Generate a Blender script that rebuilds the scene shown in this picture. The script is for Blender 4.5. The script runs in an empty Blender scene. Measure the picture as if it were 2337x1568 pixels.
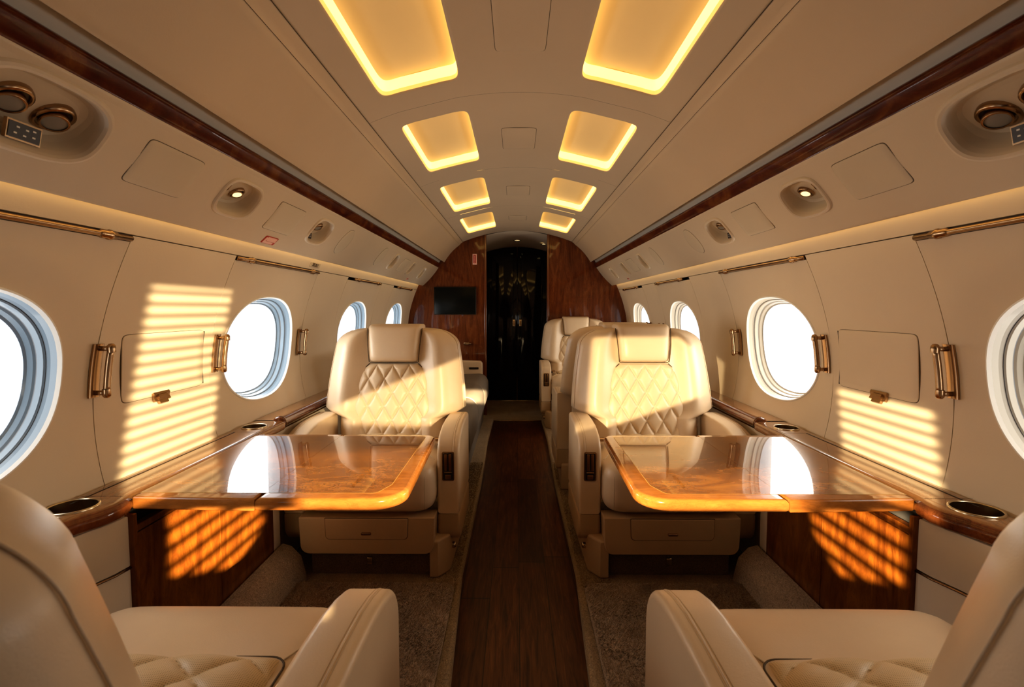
import bpy, bmesh, math
from mathutils import Vector, Matrix
from math import sin, cos, pi, sqrt, atan

scene = bpy.context.scene
COL = scene.collection

# ------------------------------------------------------------------ node helpers
def setin(n, **kw):
    for k, v in kw.items():
        n.inputs[k.replace('_', ' ')].default_value = v

class E:
    """tiny expression wrapper over math nodes"""
    def __init__(s, nt, sock): s.nt = nt; s.s = sock
    def _op(s, op, *args):
        n = s.nt.nodes.new('ShaderNodeMath'); n.operation = op
        for i, a in enumerate((s,) + args):
            if isinstance(a, E): s.nt.links.new(a.s, n.inputs[i])
            else: n.inputs[i].default_value = a
        return E(s.nt, n.outputs[0])
    def __add__(s, o): return s._op('ADD', o)
    def __sub__(s, o): return s._op('SUBTRACT', o)
    def __mul__(s, o): return s._op('MULTIPLY', o)
    def __truediv__(s, o): return s._op('DIVIDE', o)
    def __neg__(s): return s._op('MULTIPLY', -1.0)
    def abs(s): return s._op('ABSOLUTE')
    def sin(s): return s._op('SINE')
    def frac(s): return s._op('FRACT')
    def max(s, o): return s._op('MAXIMUM', o)
    def min(s, o): return s._op('MINIMUM', o)
    def gt(s, e, soft):   # smooth step: 1 when s > e
        d = s - e if not isinstance(e, E) else s - e
        n = s.nt.nodes.new('ShaderNodeMapRange'); n.interpolation_type = 'SMOOTHSTEP'
        s.nt.links.new(d.s, n.inputs[0])
        n.inputs[1].default_value = -soft; n.inputs[2].default_value = soft
        return E(s.nt, n.outputs[0])
    def lt(s, e, soft): return (-(s - e)).gt(0.0, soft)

def newmat(name):
    m = bpy.data.materials.new(name); m.use_nodes = True
    nt = m.node_tree
    b = nt.nodes['Principled BSDF']
    return m, nt, b

def texco(nt, scale=(1, 1, 1), kind='Object', rot=(0, 0, 0)):
    t = nt.nodes.new('ShaderNodeTexCoord'); mp = nt.nodes.new('ShaderNodeMapping')
    nt.links.new(t.outputs[kind], mp.inputs[0])
    mp.inputs['Scale'].default_value = scale; mp.inputs['Rotation'].default_value = rot
    return mp.outputs[0]

def noise(nt, vec, scale, detail=4, rough=.55, dist=0.0):
    n = nt.nodes.new('ShaderNodeTexNoise')
    nt.links.new(vec, n.inputs['Vector'])
    n.inputs['Scale'].default_value = scale; n.inputs['Detail'].default_value = detail
    n.inputs['Roughness'].default_value = rough; n.inputs['Distortion'].default_value = dist
    return n.outputs['Fac']

def ramp(nt, fac, stops):
    r = nt.nodes.new('ShaderNodeValToRGB')
    nt.links.new(fac, r.inputs[0])
    el = r.color_ramp.elements
    while len(el) < len(stops): el.new(.5)
    for e, (p, c) in zip(el, stops):
        e.position = p; e.color = (*c, 1) if len(c) == 3 else c
    return r.outputs[0]

def mixc(nt, fac, a, b, mode='MIX'):
    n = nt.nodes.new('ShaderNodeMix'); n.data_type = 'RGBA'; n.blend_type = mode
    for i, v in ((0, fac), (6, a), (7, b)):
        if isinstance(v, (int, float)): n.inputs[i].default_value = v
        elif isinstance(v, tuple): n.inputs[i].default_value = (*v, 1)
        else: nt.links.new(v, n.inputs[i])
    return n.outputs[2]

def bump(nt, b, h, strength, dist=.002):
    n = nt.nodes.new('ShaderNodeBump')
    nt.links.new(h, n.inputs['Height'])
    n.inputs['Strength'].default_value = strength; n.inputs['Distance'].default_value = dist
    nt.links.new(n.outputs[0], b.inputs['Normal'])

def plain(name, col, rough=.5, metal=0.0, coat=0.0, spec=.5):
    m, nt, b = newmat(name)
    setin(b, Base_Color=(*col, 1), Roughness=rough, Metallic=metal)
    b.inputs['Coat Weight'].default_value = coat; b.inputs['Coat Roughness'].default_value = .04
    b.inputs['Specular IOR Level'].default_value = spec
    return m

def leather(name, col, rough=.4, perf=False):
    m, nt, b = newmat(name)
    v = texco(nt)
    big = noise(nt, v, 5, 3)
    c = ramp(nt, big, [(.3, tuple(x * .93 for x in col)), (.7, col)])
    setin(b, Roughness=rough)
    h = noise(nt, v, 420, 3)
    cr = noise(nt, v, 16, 4, .6, .6)
    hh = E(nt, h) * .35 + E(nt, cr) * .9
    if perf:
        t = nt.nodes.new('ShaderNodeTexCoord'); sp = nt.nodes.new('ShaderNodeSeparateXYZ')
        nt.links.new(t.outputs['Object'], sp.inputs[0])
        x = (E(nt, sp.outputs[0]) * 300.0).frac() - .5
        y = (E(nt, sp.outputs[1]) * 300.0).frac() - .5
        dot = (x * x + y * y).lt(.045, .02)
        c = mixc(nt, (dot * .65).s, c, (.12, .08, .04))
    nt.links.new(c, b.inputs['Base Color'])
    bump(nt, b, hh.s, .22, .003)
    return m

def wallmat(name, col, rough=.62):
    m, nt, b = newmat(name)
    v = texco(nt)
    c = ramp(nt, noise(nt, v, 2.2, 4), [(.3, tuple(x * .94 for x in col)), (.7, col)])
    nt.links.new(c, b.inputs['Base Color']); setin(b, Roughness=rough)
    bump(nt, b, noise(nt, v, 170, 4, .7), .12, .002)
    return m

def wood(name, dark, mid, light, scale=(1, 1, 1), vein=.5, rough=.22, coat=1.0, fig=6.0, veinscale=9.0, dist=1.6):
    m, nt, b = newmat(name)
    v = texco(nt, scale)
    n1 = noise(nt, v, fig, 6, .6, dist)
    c = ramp(nt, n1, [(.28, dark), (.5, mid), (.74, light)])
    n2 = E(nt, noise(nt, v, veinscale, 5, .62, 2.4))
    vn = (n2 - .5).abs().lt(.018, .016)
    patch = E(nt, noise(nt, v, 3.0, 2)).gt(.45, .1)
    c2 = mixc(nt, (vn * patch * vein).s, c, tuple(x * .35 for x in dark))
    fine = noise(nt, v, 60, 3, .6, .5)
    c3 = mixc(nt, .22, c2, ramp(nt, fine, [(.3, (.25, .25, .25)), (.7, (1, 1, 1))]), 'MULTIPLY')
    nt.links.new(c3, b.inputs['Base Color'])
    setin(b, Roughness=rough)
    b.inputs['Coat Weight'].default_value = coat; b.inputs['Coat Roughness'].default_value = .02
    b.inputs['Coat IOR'].default_value = 1.42; b.inputs['Specular IOR Level'].default_value = .12
    return m

def emis(name, col, strength, base=(.8, .8, .8)):
    m, nt, b = newmat(name)
    setin(b, Base_Color=(*base, 1), Roughness=.6)
    b.inputs['Emission Color'].default_value = (*col, 1)
    b.inputs['Emission Strength'].default_value = strength
    return m

def carpetmat(name, a, bcol, pile=1.0):
    m, nt, b = newmat(name)
    v = texco(nt, (1, .55, 1))
    n1 = noise(nt, v, 260, 3, .7, 1.0)
    n2 = noise(nt, v, 9, 4, .65, .6)
    c = ramp(nt, n1, [(.3, tuple(x * .38 for x in a)), (.55, a), (.78, bcol)])
    c = mixc(nt, .55, c, ramp(nt, n2, [(.3, (.42, .42, .42)), (.7, (1, 1, 1))]), 'MULTIPLY')
    nt.links.new(c, b.inputs['Base Color'])
    setin(b, Roughness=.95); b.inputs['Specular IOR Level'].default_value = .1
    b.inputs['Sheen Weight'].default_value = .3
    hh = E(nt, n1) * .8 + E(nt, n2) * 1.2
    bump(nt, b, hh.s, .8 * pile, .012)
    return m

CREAM = (.70, .585, .43)
M = {}
M['leather'] = leather('cream_leather', (.76, .60, .42), .36)
M['leather2'] = leather('cream_leather_perforated', (.77, .60, .37), .45, True)
M['quilt'] = leather('cream_leather_quilted', (.77, .61, .42), .40)
M['leathershade'] = leather('shaded_leather_base', (.56, .405, .25), .42)  # seat leather darkened for low parts, partly standing in for shade there
M['stitch'] = plain('stitch_thread', (.58, .45, .29), .7)
M['wall'] = wallmat('wall_covering', (.76, .645, .49))
M['psu'] = wallmat('service_panel_cream', (.66, .545, .40), .5)
M['ceil'] = wallmat('ceiling_panel', (.62, .49, .34), .55)
M['ceilside'] = wallmat('ceiling_side_cream', (.62, .48, .325), .55)
M['cover'] = wallmat('access_cover', (.63, .53, .385), .6)
M['seam'] = plain('dark_seam', (.10, .07, .04), .8)  # even dark brown for joint lines, seams and small lettering
M['black'] = plain('black_void', (.008, .006, .005), .6)
M['slotgrey'] = plain('grey_channel', (.55, .51, .44), .5)
M['burl'] = wood('honey_burl_veneer', (.16, .050, .007), (.32, .112, .015), (.48, .195, .031), (1, 1.9, 1), .9, fig=7, veinscale=22, dist=1.6)
M['burledge'] = wood('honey_wood_edging', (.26, .085, .016), (.40, .145, .03), (.52, .215, .05), (1, 4, 4), .2, fig=5, dist=.6)
M['inlay'] = plain('pale_inlay_line', (.62, .36, .10), .3)
M['ledge'] = wood('walnut_ledge', (.20, .08, .026), (.29, .13, .045), (.38, .18, .065), (4, 1, 4), .25, fig=6, dist=.8)
M['ledgedark'] = wood('reddish_ledge_edge', (.10, .026, .008), (.19, .055, .016), (.28, .09, .028), (2, 2, 2), .4, fig=7)
M['dado'] = wood('mahogany_side_panel', (.080, .020, .0035), (.17, .050, .007), (.26, .088, .011), (5, 5, 1.1), .35, fig=4, rough=.28, coat=.6)
M['bulk'] = wood('mahogany_bulkhead', (.085, .020, .006), (.16, .042, .011), (.25, .075, .018), (6, 6, 1.0), .35, fig=3, rough=.2, coat=.8)
M['strip'] = wood('dark_burl_strip', (.050, .008, .004), (.105, .020, .007), (.24, .085, .02), (3, 1.2, 3), .2, fig=3.2, dist=2.0, rough=.3, coat=.35)
M['door'] = plain('near_black_lacquer', (.008, .0028, .002), .05, 0, 0, .3)
M['jamb'] = plain('red_brown_jamb', (.16, .045, .014), .2, 0, .8)
M['brass'] = plain('aged_brass', (.40, .265, .155), .25, 1.0)
M['brassdark'] = plain('bronze_dark', (.34, .19, .085), .3, 1.0)  # darker bronze for levers and pull insets
M['steel'] = plain('satin_cup_metal', (.62, .52, .36), .22, 1.0)
M['cupwell'] = plain('bronze_cup_well', (.16, .10, .045), .3, .9)
M['lens'] = plain('frosted_lens', (.32, .31, .28), .3)
M['lenslit'] = emis('lit_lens', (1, .75, .35), 1.6)
M['dark'] = plain('dark_bronze_plastic', (.025, .015, .008), .35)
M['white'] = plain('white_mark', (.8, .75, .65), .5)
M['screen'] = plain('black_screen', (.004, .005, .004), .25, 0, 0, .2)
M['red'] = plain('placard_red', (.45, .04, .02), .5)
M['pink'] = plain('placard_pink', (.85, .50, .40), .5)
M['revealL'] = plain('window_liner_sky_tinted', (.20, .27, .34), .3, 0, .3)  # white liner plastic, bluish skylight put into its colour
M['revealR'] = plain('window_liner_warm_tinted', (.46, .42, .35), .3, 0, .3)  # same liner plastic, warm right-hand daylight put into its colour
M['gasket'] = plain('grey_window_gasket', (.33, .36, .40), .45)
M['led'] = emis('warm_led_strip', (1, .62, .16), 2.4)
M['ledlip'] = emis('warm_led_lip', (1, .53, .12), 1.1, (.8, .6, .3))
M['lightpanel'] = wallmat('light_panel', (.82, .62, .34), .5)
_b = M['lightpanel'].node_tree.nodes['Principled BSDF']
_b.inputs['Emission Color'].default_value = (1, .56, .15, 1); _b.inputs['Emission Strength'].default_value = .16
M['cove'] = emis('warm_cove_led', (1, .66, .25), 3.0)
M['carpet'] = carpetmat('brown_shag_carpet', (.60, .42, .255), (.90, .68, .45))
M['carpet2'] = carpetmat('olive_brown_carpet', (.42, .29, .145), (.68, .49, .26), .7)
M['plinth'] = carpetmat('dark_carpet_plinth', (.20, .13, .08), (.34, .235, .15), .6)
M['grey'] = leather('grey_sofa_fabric', (.22, .185, .15), .8)
M['greyback'] = leather('grey_cushion_fabric', (.27, .235, .195), .85)
M['skin'] = plain('outer_skin', (.05, .05, .05), .8)
M['lip'] = plain('white_window_lip', (.85, .83, .78), .3)

def floormat():
    m, nt, b = newmat('dark_plank_floor')
    t = nt.nodes.new('ShaderNodeTexCoord'); sp = nt.nodes.new('ShaderNodeSeparateXYZ')
    nt.links.new(t.outputs['Object'], sp.inputs[0])
    X = E(nt, sp.outputs[0]); Y = E(nt, sp.outputs[1])
    px = X * 9.0
    idx = px._op('FLOOR')
    off = (idx * 12.9898).sin() * 43.7
    row = (Y * .9 + off)
    tone = ((row._op('FLOOR') * 7.13 + idx * 3.77).sin() * 91.7).frac()
    v = texco(nt, (14, 1.0, 1))
    g = noise(nt, v, 5, 6, .65, .8)
    c = ramp(nt, g, [(.30, (.030, .008, .003)), (.52, (.105, .034, .010)), (.76, (.21, .078, .022))])
    c = mixc(nt, .8, c, ramp(nt, tone.s, [(0, (.38, .34, .32)), (1, (1.0, 1.0, 1.0))]), 'MULTIPLY')
    e1 = (px.frac() - .5).abs().gt(.485, .006)
    e2 = (row.frac() - .5).abs().gt(.497, .0012)
    c = mixc(nt, (e1.max(e2) * .8).s, c, (.006, .003, .002))
    nt.links.new(c, b.inputs['Base Color']); setin(b, Roughness=.36); b.inputs['Specular IOR Level'].default_value = .3
    return m
M['floor'] = floormat()

def glassmat():
    m = bpy.data.materials.new('window_pane_glass'); m.use_nodes = True
    nt = m.node_tree; nt.nodes.clear()
    o = nt.nodes.new('ShaderNodeOutputMaterial'); mx = nt.nodes.new('ShaderNodeMixShader')
    tr = nt.nodes.new('ShaderNodeBsdfTransparent'); gl = nt.nodes.new('ShaderNodeBsdfGlossy')
    tr.inputs[0].default_value = (.97, .98, 1, 1); gl.inputs['Roughness'].default_value = .02
    mx.inputs[0].default_value = .05
    nt.links.new(tr.outputs[0], mx.inputs[1]); nt.links.new(gl.outputs[0], mx.inputs[2])
    nt.links.new(mx.outputs[0], o.inputs[0])
    return m
M['glass'] = glassmat()

# ------------------------------------------------------------------ object helpers
ORG = {}
def tag(o, label=None, cat=None, group=None, kind=None):
    if label: o['label'] = label
    if cat: o['category'] = cat
    if group: o['group'] = group
    if kind: o['kind'] = kind
    return o

def thing(name, label, cat, loc=(0, 0, 0), group=None):
    o = bpy.data.objects.new(name, None); COL.objects.link(o)
    o.location = loc; o.empty_display_size = .05
    ORG[o.name] = Vector(loc)
    return tag(o, label, cat, group)

class G:
    """collects geometry (world coordinates) for one mesh object"""
    def __init__(s): s.v = []; s.f = []; s.mi = []; s.mats = []
    def mat(s, m):
        if m not in s.mats: s.mats.append(m)
        return s.mats.index(m)
    def add(s, vs, fs, m):
        k = len(s.v); i = s.mat(m)
        s.v += [tuple(p) for p in vs]
        for f in fs:
            s.f.append(tuple(a + k for a in f)); s.mi.append(i)
        return s
    def build(s, name, parent=None, smooth=True, merge=0.0, fix=True, wn=False, sharp=None, label=None, loc=None):
        me = bpy.data.meshes.new(name)
        org = ORG[parent.name] if parent is not None else Vector(loc or (0, 0, 0))
        me.from_pydata([(p[0] - org.x, p[1] - org.y, p[2] - org.z) for p in s.v], [], s.f)
        for m in s.mats: me.materials.append(M[m])
        for p, i in zip(me.polygons, s.mi): p.material_index = i; p.use_smooth = smooth
        if merge or fix:
            bm = bmesh.new(); bm.from_mesh(me)
            if merge: bmesh.ops.remove_doubles(bm, verts=bm.verts, dist=merge)
            if fix: bmesh.ops.recalc_face_normals(bm, faces=bm.faces)
            bm.to_mesh(me); bm.free()
        if sharp is not None and smooth:
            me.set_sharp_from_angle(angle=math.radians(sharp))
        o = bpy.data.objects.new(name, me); COL.objects.link(o)
        if parent is not None: o.parent = parent
        else: o.location = org
        ORG[o.name] = org
        if wn:
            md = o.modifiers.new('wn', 'WEIGHTED_NORMAL'); md.keep_sharp = True
        if label: o['label'] = label
        return o

def from_bm(g, bm, m):
    bm.verts.ensure_lookup_table()
    for i, v in enumerate(bm.verts): v.index = i
    g.add([v.co[:] for v in bm.verts], [[v.index for v in f.verts] for f in bm.faces], m)
    bm.free()

def rbox(g, m, x0, x1, y0, y1, z0, z1, r=.005, seg=3, taper=None):
    bm = bmesh.new(); bmesh.ops.create_cube(bm, size=1)
    for v in bm.verts:
        v.co = Vector(((x0 + x1) / 2 + v.co.x * (x1 - x0), (y0 + y1) / 2 + v.co.y * (y1 - y0), (z0 + z1) / 2 + v.co.z * (z1 - z0)))
        if taper: v.co = Vector(taper(*v.co))
    if r > 0:
        r = min(r, .49 * min(abs(x1 - x0), abs(y1 - y0), abs(z1 - z0)))
        bmesh.ops.bevel(bm, geom=bm.edges[:], offset=r, segments=seg, profile=.5, affect='EDGES')
    from_bm(g, bm, m); return g

def prism(g, m, poly, axis, a, b, r=.004, seg=3):
    """polygon in the two other axes, extruded along axis from a to b, with rounded rims"""
    bm = bmesh.new()
    def P(p, t):
        if axis == 'X': return (t, p[0], p[1])
        if axis == 'Y': return (p[0], t, p[1])
        return (p[0], p[1], t)
    A = [bm.verts.new(P(p, a)) for p in poly]; B = [bm.verts.new(P(p, b)) for p in poly]
    n = len(poly)
    fa = bm.faces.new(A); fb = bm.faces.new(B[::-1])
    for i in range(n): bm.faces.new((A[i], B[i], B[(i + 1) % n], A[(i + 1) % n]))
    bmesh.ops.recalc_face_normals(bm, faces=bm.faces)
    if r > 0:
        es = [e for e in bm.edges if (e.verts[0] in A) == (e.verts[1] in A)]
        bmesh.ops.bevel(bm, geom=es, offset=r, segments=seg, profile=.5, affect='EDGES', clamp_overlap=True)
    from_bm(g, bm, m); return g

def roundpoly(pts, rad, seg=6):
    """round the corners of a polygon; rad may be one number or one per corner"""
    out = []; n = len(pts)
    for i, p in enumerate(pts):
        r = rad[i] if isinstance(rad, (list, tuple)) else rad
        a = Vector(pts[i - 1]); b = Vector(p); c = Vector(pts[(i + 1) % n])
        if r <= 0: out.append(tuple(b)); continue
        u = (a - b).normalized(); w = (c - b).normalized()
        ang = u.angle(w); t = min(r / math.tan(ang / 2), .49 * (a - b).length, .49 * (c - b).length)
        r2 = t * math.tan(ang / 2)
        p0 = b + u * t; p1 = b + w * t
        ctr = b + (u + w).normalized() * (r2 / sin(ang / 2))
        a0 = math.atan2(p0.y - ctr.y, p0.x - ctr.x); a1 = math.atan2(p1.y - ctr.y, p1.x - ctr.x)
        d = (a1 - a0 + pi) % (2 * pi) - pi
        for k in range(seg + 1):
            t2 = a0 + d * k / seg
            out.append((ctr.x + r2 * cos(t2), ctr.y + r2 * sin(t2)))
    return out

def tube(g, m, pts, r, seg=8, cap=True):
    pts = [Vector(p) for p in pts]; n = len(pts); vs = []; fs = []
    prev = None
    for i, p in enumerate(pts):
        t = (pts[min(i + 1, n - 1)] - pts[max(i - 1, 0)]).normalized()
        if prev is None:
            a = Vector((0, 0, 1)) if abs(t.z) < .9 else Vector((1, 0, 0))
            u = t.cross(a).normalized()
        else:
            u = (prev - t * prev.dot(t)).normalized()
        prev = u; w = t.cross(u)
        for k in range(seg):
            an = 2 * pi * k / seg
            vs.append(p + (u * cos(an) + w * sin(an)) * r)
    for i in range(n - 1):
        for k in range(seg):
            fs.append((i * seg + k, i * seg + (k + 1) % seg, (i + 1) * seg + (k + 1) % seg, (i + 1) * seg + k))
    if cap:
        fs.append(tuple(range(seg))[::-1]); fs.append(tuple((n - 1) * seg + k for k in range(seg)))
    g.add(vs, fs, m); return g

def lathe(g, m, prof, org, axis, seg=28, mats=None):
    """prof: (radius, height along axis)"""
    org = Vector(org); ax = Vector(axis).normalized()
    a = Vector((0, 0, 1)) if abs(ax.z) < .9 else Vector((1, 0, 0))
    u = ax.cross(a).normalized(); w = ax.cross(u)
    vs = []; fs = []
    for (r, h) in prof:
        for k in range(seg):
            an = 2 * pi * k / seg
            vs.append(org + ax * h + (u * cos(an) + w * sin(an)) * max(r, 1e-5))
    n = len(prof)
    for i in range(n - 1):
        for k in range(seg):
            fs.append((i * seg + k, i * seg + (k + 1) % seg, (i + 1) * seg + (k + 1) % seg, (i + 1) * seg + k))
    g.add(vs, fs, m); return g

def loft(g, m, secs, cap=True):
    n = len(secs[0]); vs = []; fs = []
    for s in secs: vs += list(s)
    for i in range(len(secs) - 1):
        for k in range(n):
            fs.append((i * n + k, i * n + (k + 1) % n, (i + 1) * n + (k + 1) % n, (i + 1) * n + k))
    if cap:
        fs.append(tuple(range(n))[::-1]); fs.append(tuple((len(secs) - 1) * n + k for k in range(n)))
    g.add(vs, fs, m); return g

def grid(g, m, fn, nu, nv):
    vs = [fn(i / nu, j / nv) for j in range(nv + 1) for i in range(nu + 1)]
    fs = [(j * (nu + 1) + i, j * (nu + 1) + i + 1, (j + 1) * (nu + 1) + i + 1, (j + 1) * (nu + 1) + i) for j in range(nv) for i in range(nu)]
    g.add(vs, fs, m); return g

def sgnpow(v, p): return math.copysign(abs(v) ** p, v)

def ring(yc, tc, hy, ht, n, N):
    return [(yc + hy * sgnpow(cos(2 * pi * (k + .5) / N), 2 / n), tc + ht * sgnpow(sin(2 * pi * (k + .5) / N), 2 / n)) for k in range(N)]

def holed_patch(g, m, b, hole, mp, K=10, N=96, fold=None, dish=None):
    """rectangle b=(y0,y1,t0,t1) with a rounded hole=(yc,tc,hy,ht,n); mp(y,t,d)->world"""
    y0, y1, t0, t1 = b; yc, tc, hy, ht, n = hole
    H = ring(yc, tc, hy, ht, n, N); B = []
    for (y, t) in H:
        dy, dt = y - yc, t - tc; k = 1e9
        if dy > 1e-9: k = min(k, (y1 - yc) / dy)
        if dy < -1e-9: k = min(k, (y0 - yc) / dy)
        if dt > 1e-9: k = min(k, (t1 - tc) / dt)
        if dt < -1e-9: k = min(k, (t0 - tc) / dt)
        B.append([yc + dy * k, tc + dt * k])
    for c in ((y0, t0), (y0, t1), (y1, t0), (y1, t1)):
        i = min(range(N), key=lambda q: (B[q][0] - c[0]) ** 2 + (B[q][1] - c[1]) ** 2)
        B[i] = list(c)
    vs = []; fs = []
    R = 0
    for k in range(K + 1):
        f = (k / K) ** 1.3
        for h, bb in zip(H, B):
            y = h[0] + (bb[0] - h[0]) * f; t = h[1] + (bb[1] - h[1]) * f
            d = 0
            if dish:
                r = ((abs((y - yc) / hy)) ** 2.2 + (abs((t - tc) / ht)) ** 2.2) ** (1 / 2.2)
                q = min(1, max(0, (r - 1) / dish[1])); d = dish[0] * (1 - q * q * (3 - 2 * q))
            vs.append(mp(y, t, d))
        R += 1
    if fold:
        vs += [mp(bb[0], bb[1], fold) for bb in B]; R += 1
    for k in range(R - 1):
        for i in range(N):
            fs.append((k * N + i, k * N + (i + 1) % N, (k + 1) * N + (i + 1) % N, (k + 1) * N + i))
    g.add(vs, fs, m); return g

def reveal(g, hole, mp, steps, N=96):
    """rings going into the hole: steps=(scale_y, scale_t, depth, material of the band that ends here)"""
    yc, tc, hy, ht, n = hole; prev = None
    for (sy, st, d, m) in steps:
        cur = [mp(y, t, d) for (y, t) in ring(yc, tc, hy * sy, ht * st, n, N)]
        if prev is not None and m:
            g.add(prev + cur, [(i, (i + 1) % N, N + (i + 1) % N, N + i) for i in range(N)], m)
        prev = cur
    return prev

def flat_patch(g, m, b, mp, nu=2, nt=10, fold=None):
    y0, y1, t0, t1 = b
    grid(g, m, lambda u, v: mp(y0 + (y1 - y0) * u, t0 + (t1 - t0) * v, 0), nu, nt)
    if fold:
        loop = [(y0, t0 + (t1 - t0) * k / nt) for k in range(nt)] + [(y0 + (y1 - y0) * k / nu, t1) for k in range(nu)] + \
               [(y1, t1 - (t1 - t0) * k / nt) for k in range(nt)] + [(y1 - (y1 - y0) * k / nu, t0) for k in range(nu)]
        n = len(loop)
        g.add([mp(y, t, 0) for y, t in loop] + [mp(y, t, fold) for y, t in loop], [(i, (i + 1) % n, n + (i + 1) % n, n + i) for i in range(n)], m)
    return g

def plate(g, m, yc, tc, hy, ht, n, mp, off, back, N=64, K=5, crown=0.0):
    """thin rounded plate lying on the surface mp, its face at depth off, its rim going to depth back"""
    vs = [mp(yc, tc, off - crown)]; fs = []
    for k in range(1, K + 1):
        f = k / K
        vs += [mp(y, t, off - crown * (1 - f * f)) for (y, t) in ring(yc, tc, hy * f, ht * f, n, N)]
    vs += [mp(y, t, off + .0006) for (y, t) in ring(yc, tc, hy + .0008, ht + .0008, n, N)]
    vs += [mp(y, t, back) for (y, t) in ring(yc, tc, hy + .001, ht + .001, n, N)]
    for i in range(N): fs.append((0, 1 + i, 1 + (i + 1) % N))
    for k in range(K + 1):
        for i in range(N):
            a = 1 + k * N
            fs.append((a + i, a + (i + 1) % N, a + N + (i + 1) % N, a + N + i))
    g.add(vs, fs, m); return g

# ------------------------------------------------------------------ cabin surfaces
PTS = [(.64, 1.085), (.93, 1.12), (1.21, 1.06), (1.33, 1.012)]
def Xw(z):
    r = 0
    for i, (zi, xi) in enumerate(PTS):
        l = 1
        for j, (zj, _) in enumerate(PTS):
            if j != i: l *= (z - zj) / (zi - zj)
        r += l * xi
    return r
def wallmap(s):
    def mp(y, t, d): return (s * (Xw(t) + d), y + .10 * (t - .93), t)
    return mp
def wallflat(s):
    def mp(y, t, d): return (s * (Xw(t) + d), y, t)
    return mp
PA = Vector((.955, 1.342)); PB = Vector((.81, 1.505)); PU = (PB - PA).normalized(); PN = Vector((.163, .145)).normalized(); PL = (PB - PA).length
def psumap(s):
    def mp(y, t, d):
        q = t / PL
        bul = -.007 * (1 - (2 * q - 1) ** 2)
        p = PA + PU * t + PN * (d + bul)
        return (s * p.x, y, p.y)
    return mp
def Zc(x): return 1.887 - .36 * x * x
def ceilmap(s):
    def mp(y, t, d): return (s * t, y, Zc(t) + d)
    return mp

YB = 5.38; Y0 = -1.6
SIDE = {-1: 'left', 1: 'right'}
wins = [(-.34, 'n'), (.985, 'w'), (2.285, 'w'), (3.56, 'w'), (4.75, 'w')]
WY = [.965, 2.285, 3.565, 4.76]
ZT_W, ZT_M, ZT_TOP, ZB = 1.277, 1.293, 1.43, .55
# panel layout along Y: (y0, y1, window centre or None)
LAY = [(-1.6, -.75, None), (-.75, .08, -.335), (.08, .56, None), (.56, 1.365, .965), (1.365, 1.885, None), (1.885, 2.685, 2.285),
       (2.685, 3.165, None), (3.165, 3.965, 3.565), (3.965, 4.36, None), (4.36, 5.16, 4.76), (5.16, 5.38, None)]
HW, HH, HZ, HN = .305, .218, .933, 2.25

for s in (-1, 1):
    mp = wallmap(s); g = G()
    hull = G(); hmp = lambda y, t, d, mp=mp: mp(y, t, d + .036)
    for (a, b, wc) in LAY:
        if wc is None:
            flat_patch(g, 'wall', (a + .0012, b - .0012, ZB, ZT_M), mp, 3, 24, .014)
            flat_patch(hull, 'skin', (a, b, ZB, ZT_TOP + .03), hmp, 3, 24)
        else:
            holed_patch(g, 'wall', (a + .0012, b - .0012, ZB, ZT_W), (wc, HZ, HW, HH, HN), mp, 14, 96, .014, (.010, .42))
            holed_patch(hull, 'skin', (a, b, ZB, ZT_TOP + .03), (wc, HZ, HW * .962, HH * .952, HN), hmp, 8, 96)
    flat_patch(g, 'wall', (Y0, YB, ZT_M + .003, ZT_TOP), mp, 40, 8, .012)
    # backing so that no daylight leaks through the joints
    o = g.build('wall_' + SIDE[s], sharp=40)
    tag(o, kind='structure')
    # lower wall below the ledge, behind the furniture
    prof = [(Xw(ZB) + .045, ZB), (1.07, .3), (1.0, -.02)]
    for (p, q) in zip(prof, prof[1:]):
        grid(hull, 'skin', lambda u, v, p=p, q=q: (s * (p[0] + (q[0] - p[0]) * v), Y0 + (6.4 - Y0) * u, p[1] + (q[1] - p[1]) * v), 2, 2)
    prof = [(Xw(ZT_TOP + .03) + .045, ZT_TOP + .03), (1.0, 1.62), (.86, 1.80), (.55, 1.95), (0, 2.01)]
    for (p, q) in zip(prof, prof[1:]):
        grid(hull, 'skin', lambda u, v, p=p, q=q: (s * (p[0] + (q[0] - p[0]) * v), Y0 + (6.4 - Y0) * u, p[1] + (q[1] - p[1]) * v), 2, 2)
    flat_patch(hull, 'skin', (YB, 6.4, ZB, ZT_TOP + .03), hmp, 3, 24)
    tag(hull.build('wall_outer_' + SIDE[s]), kind='structure')

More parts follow.
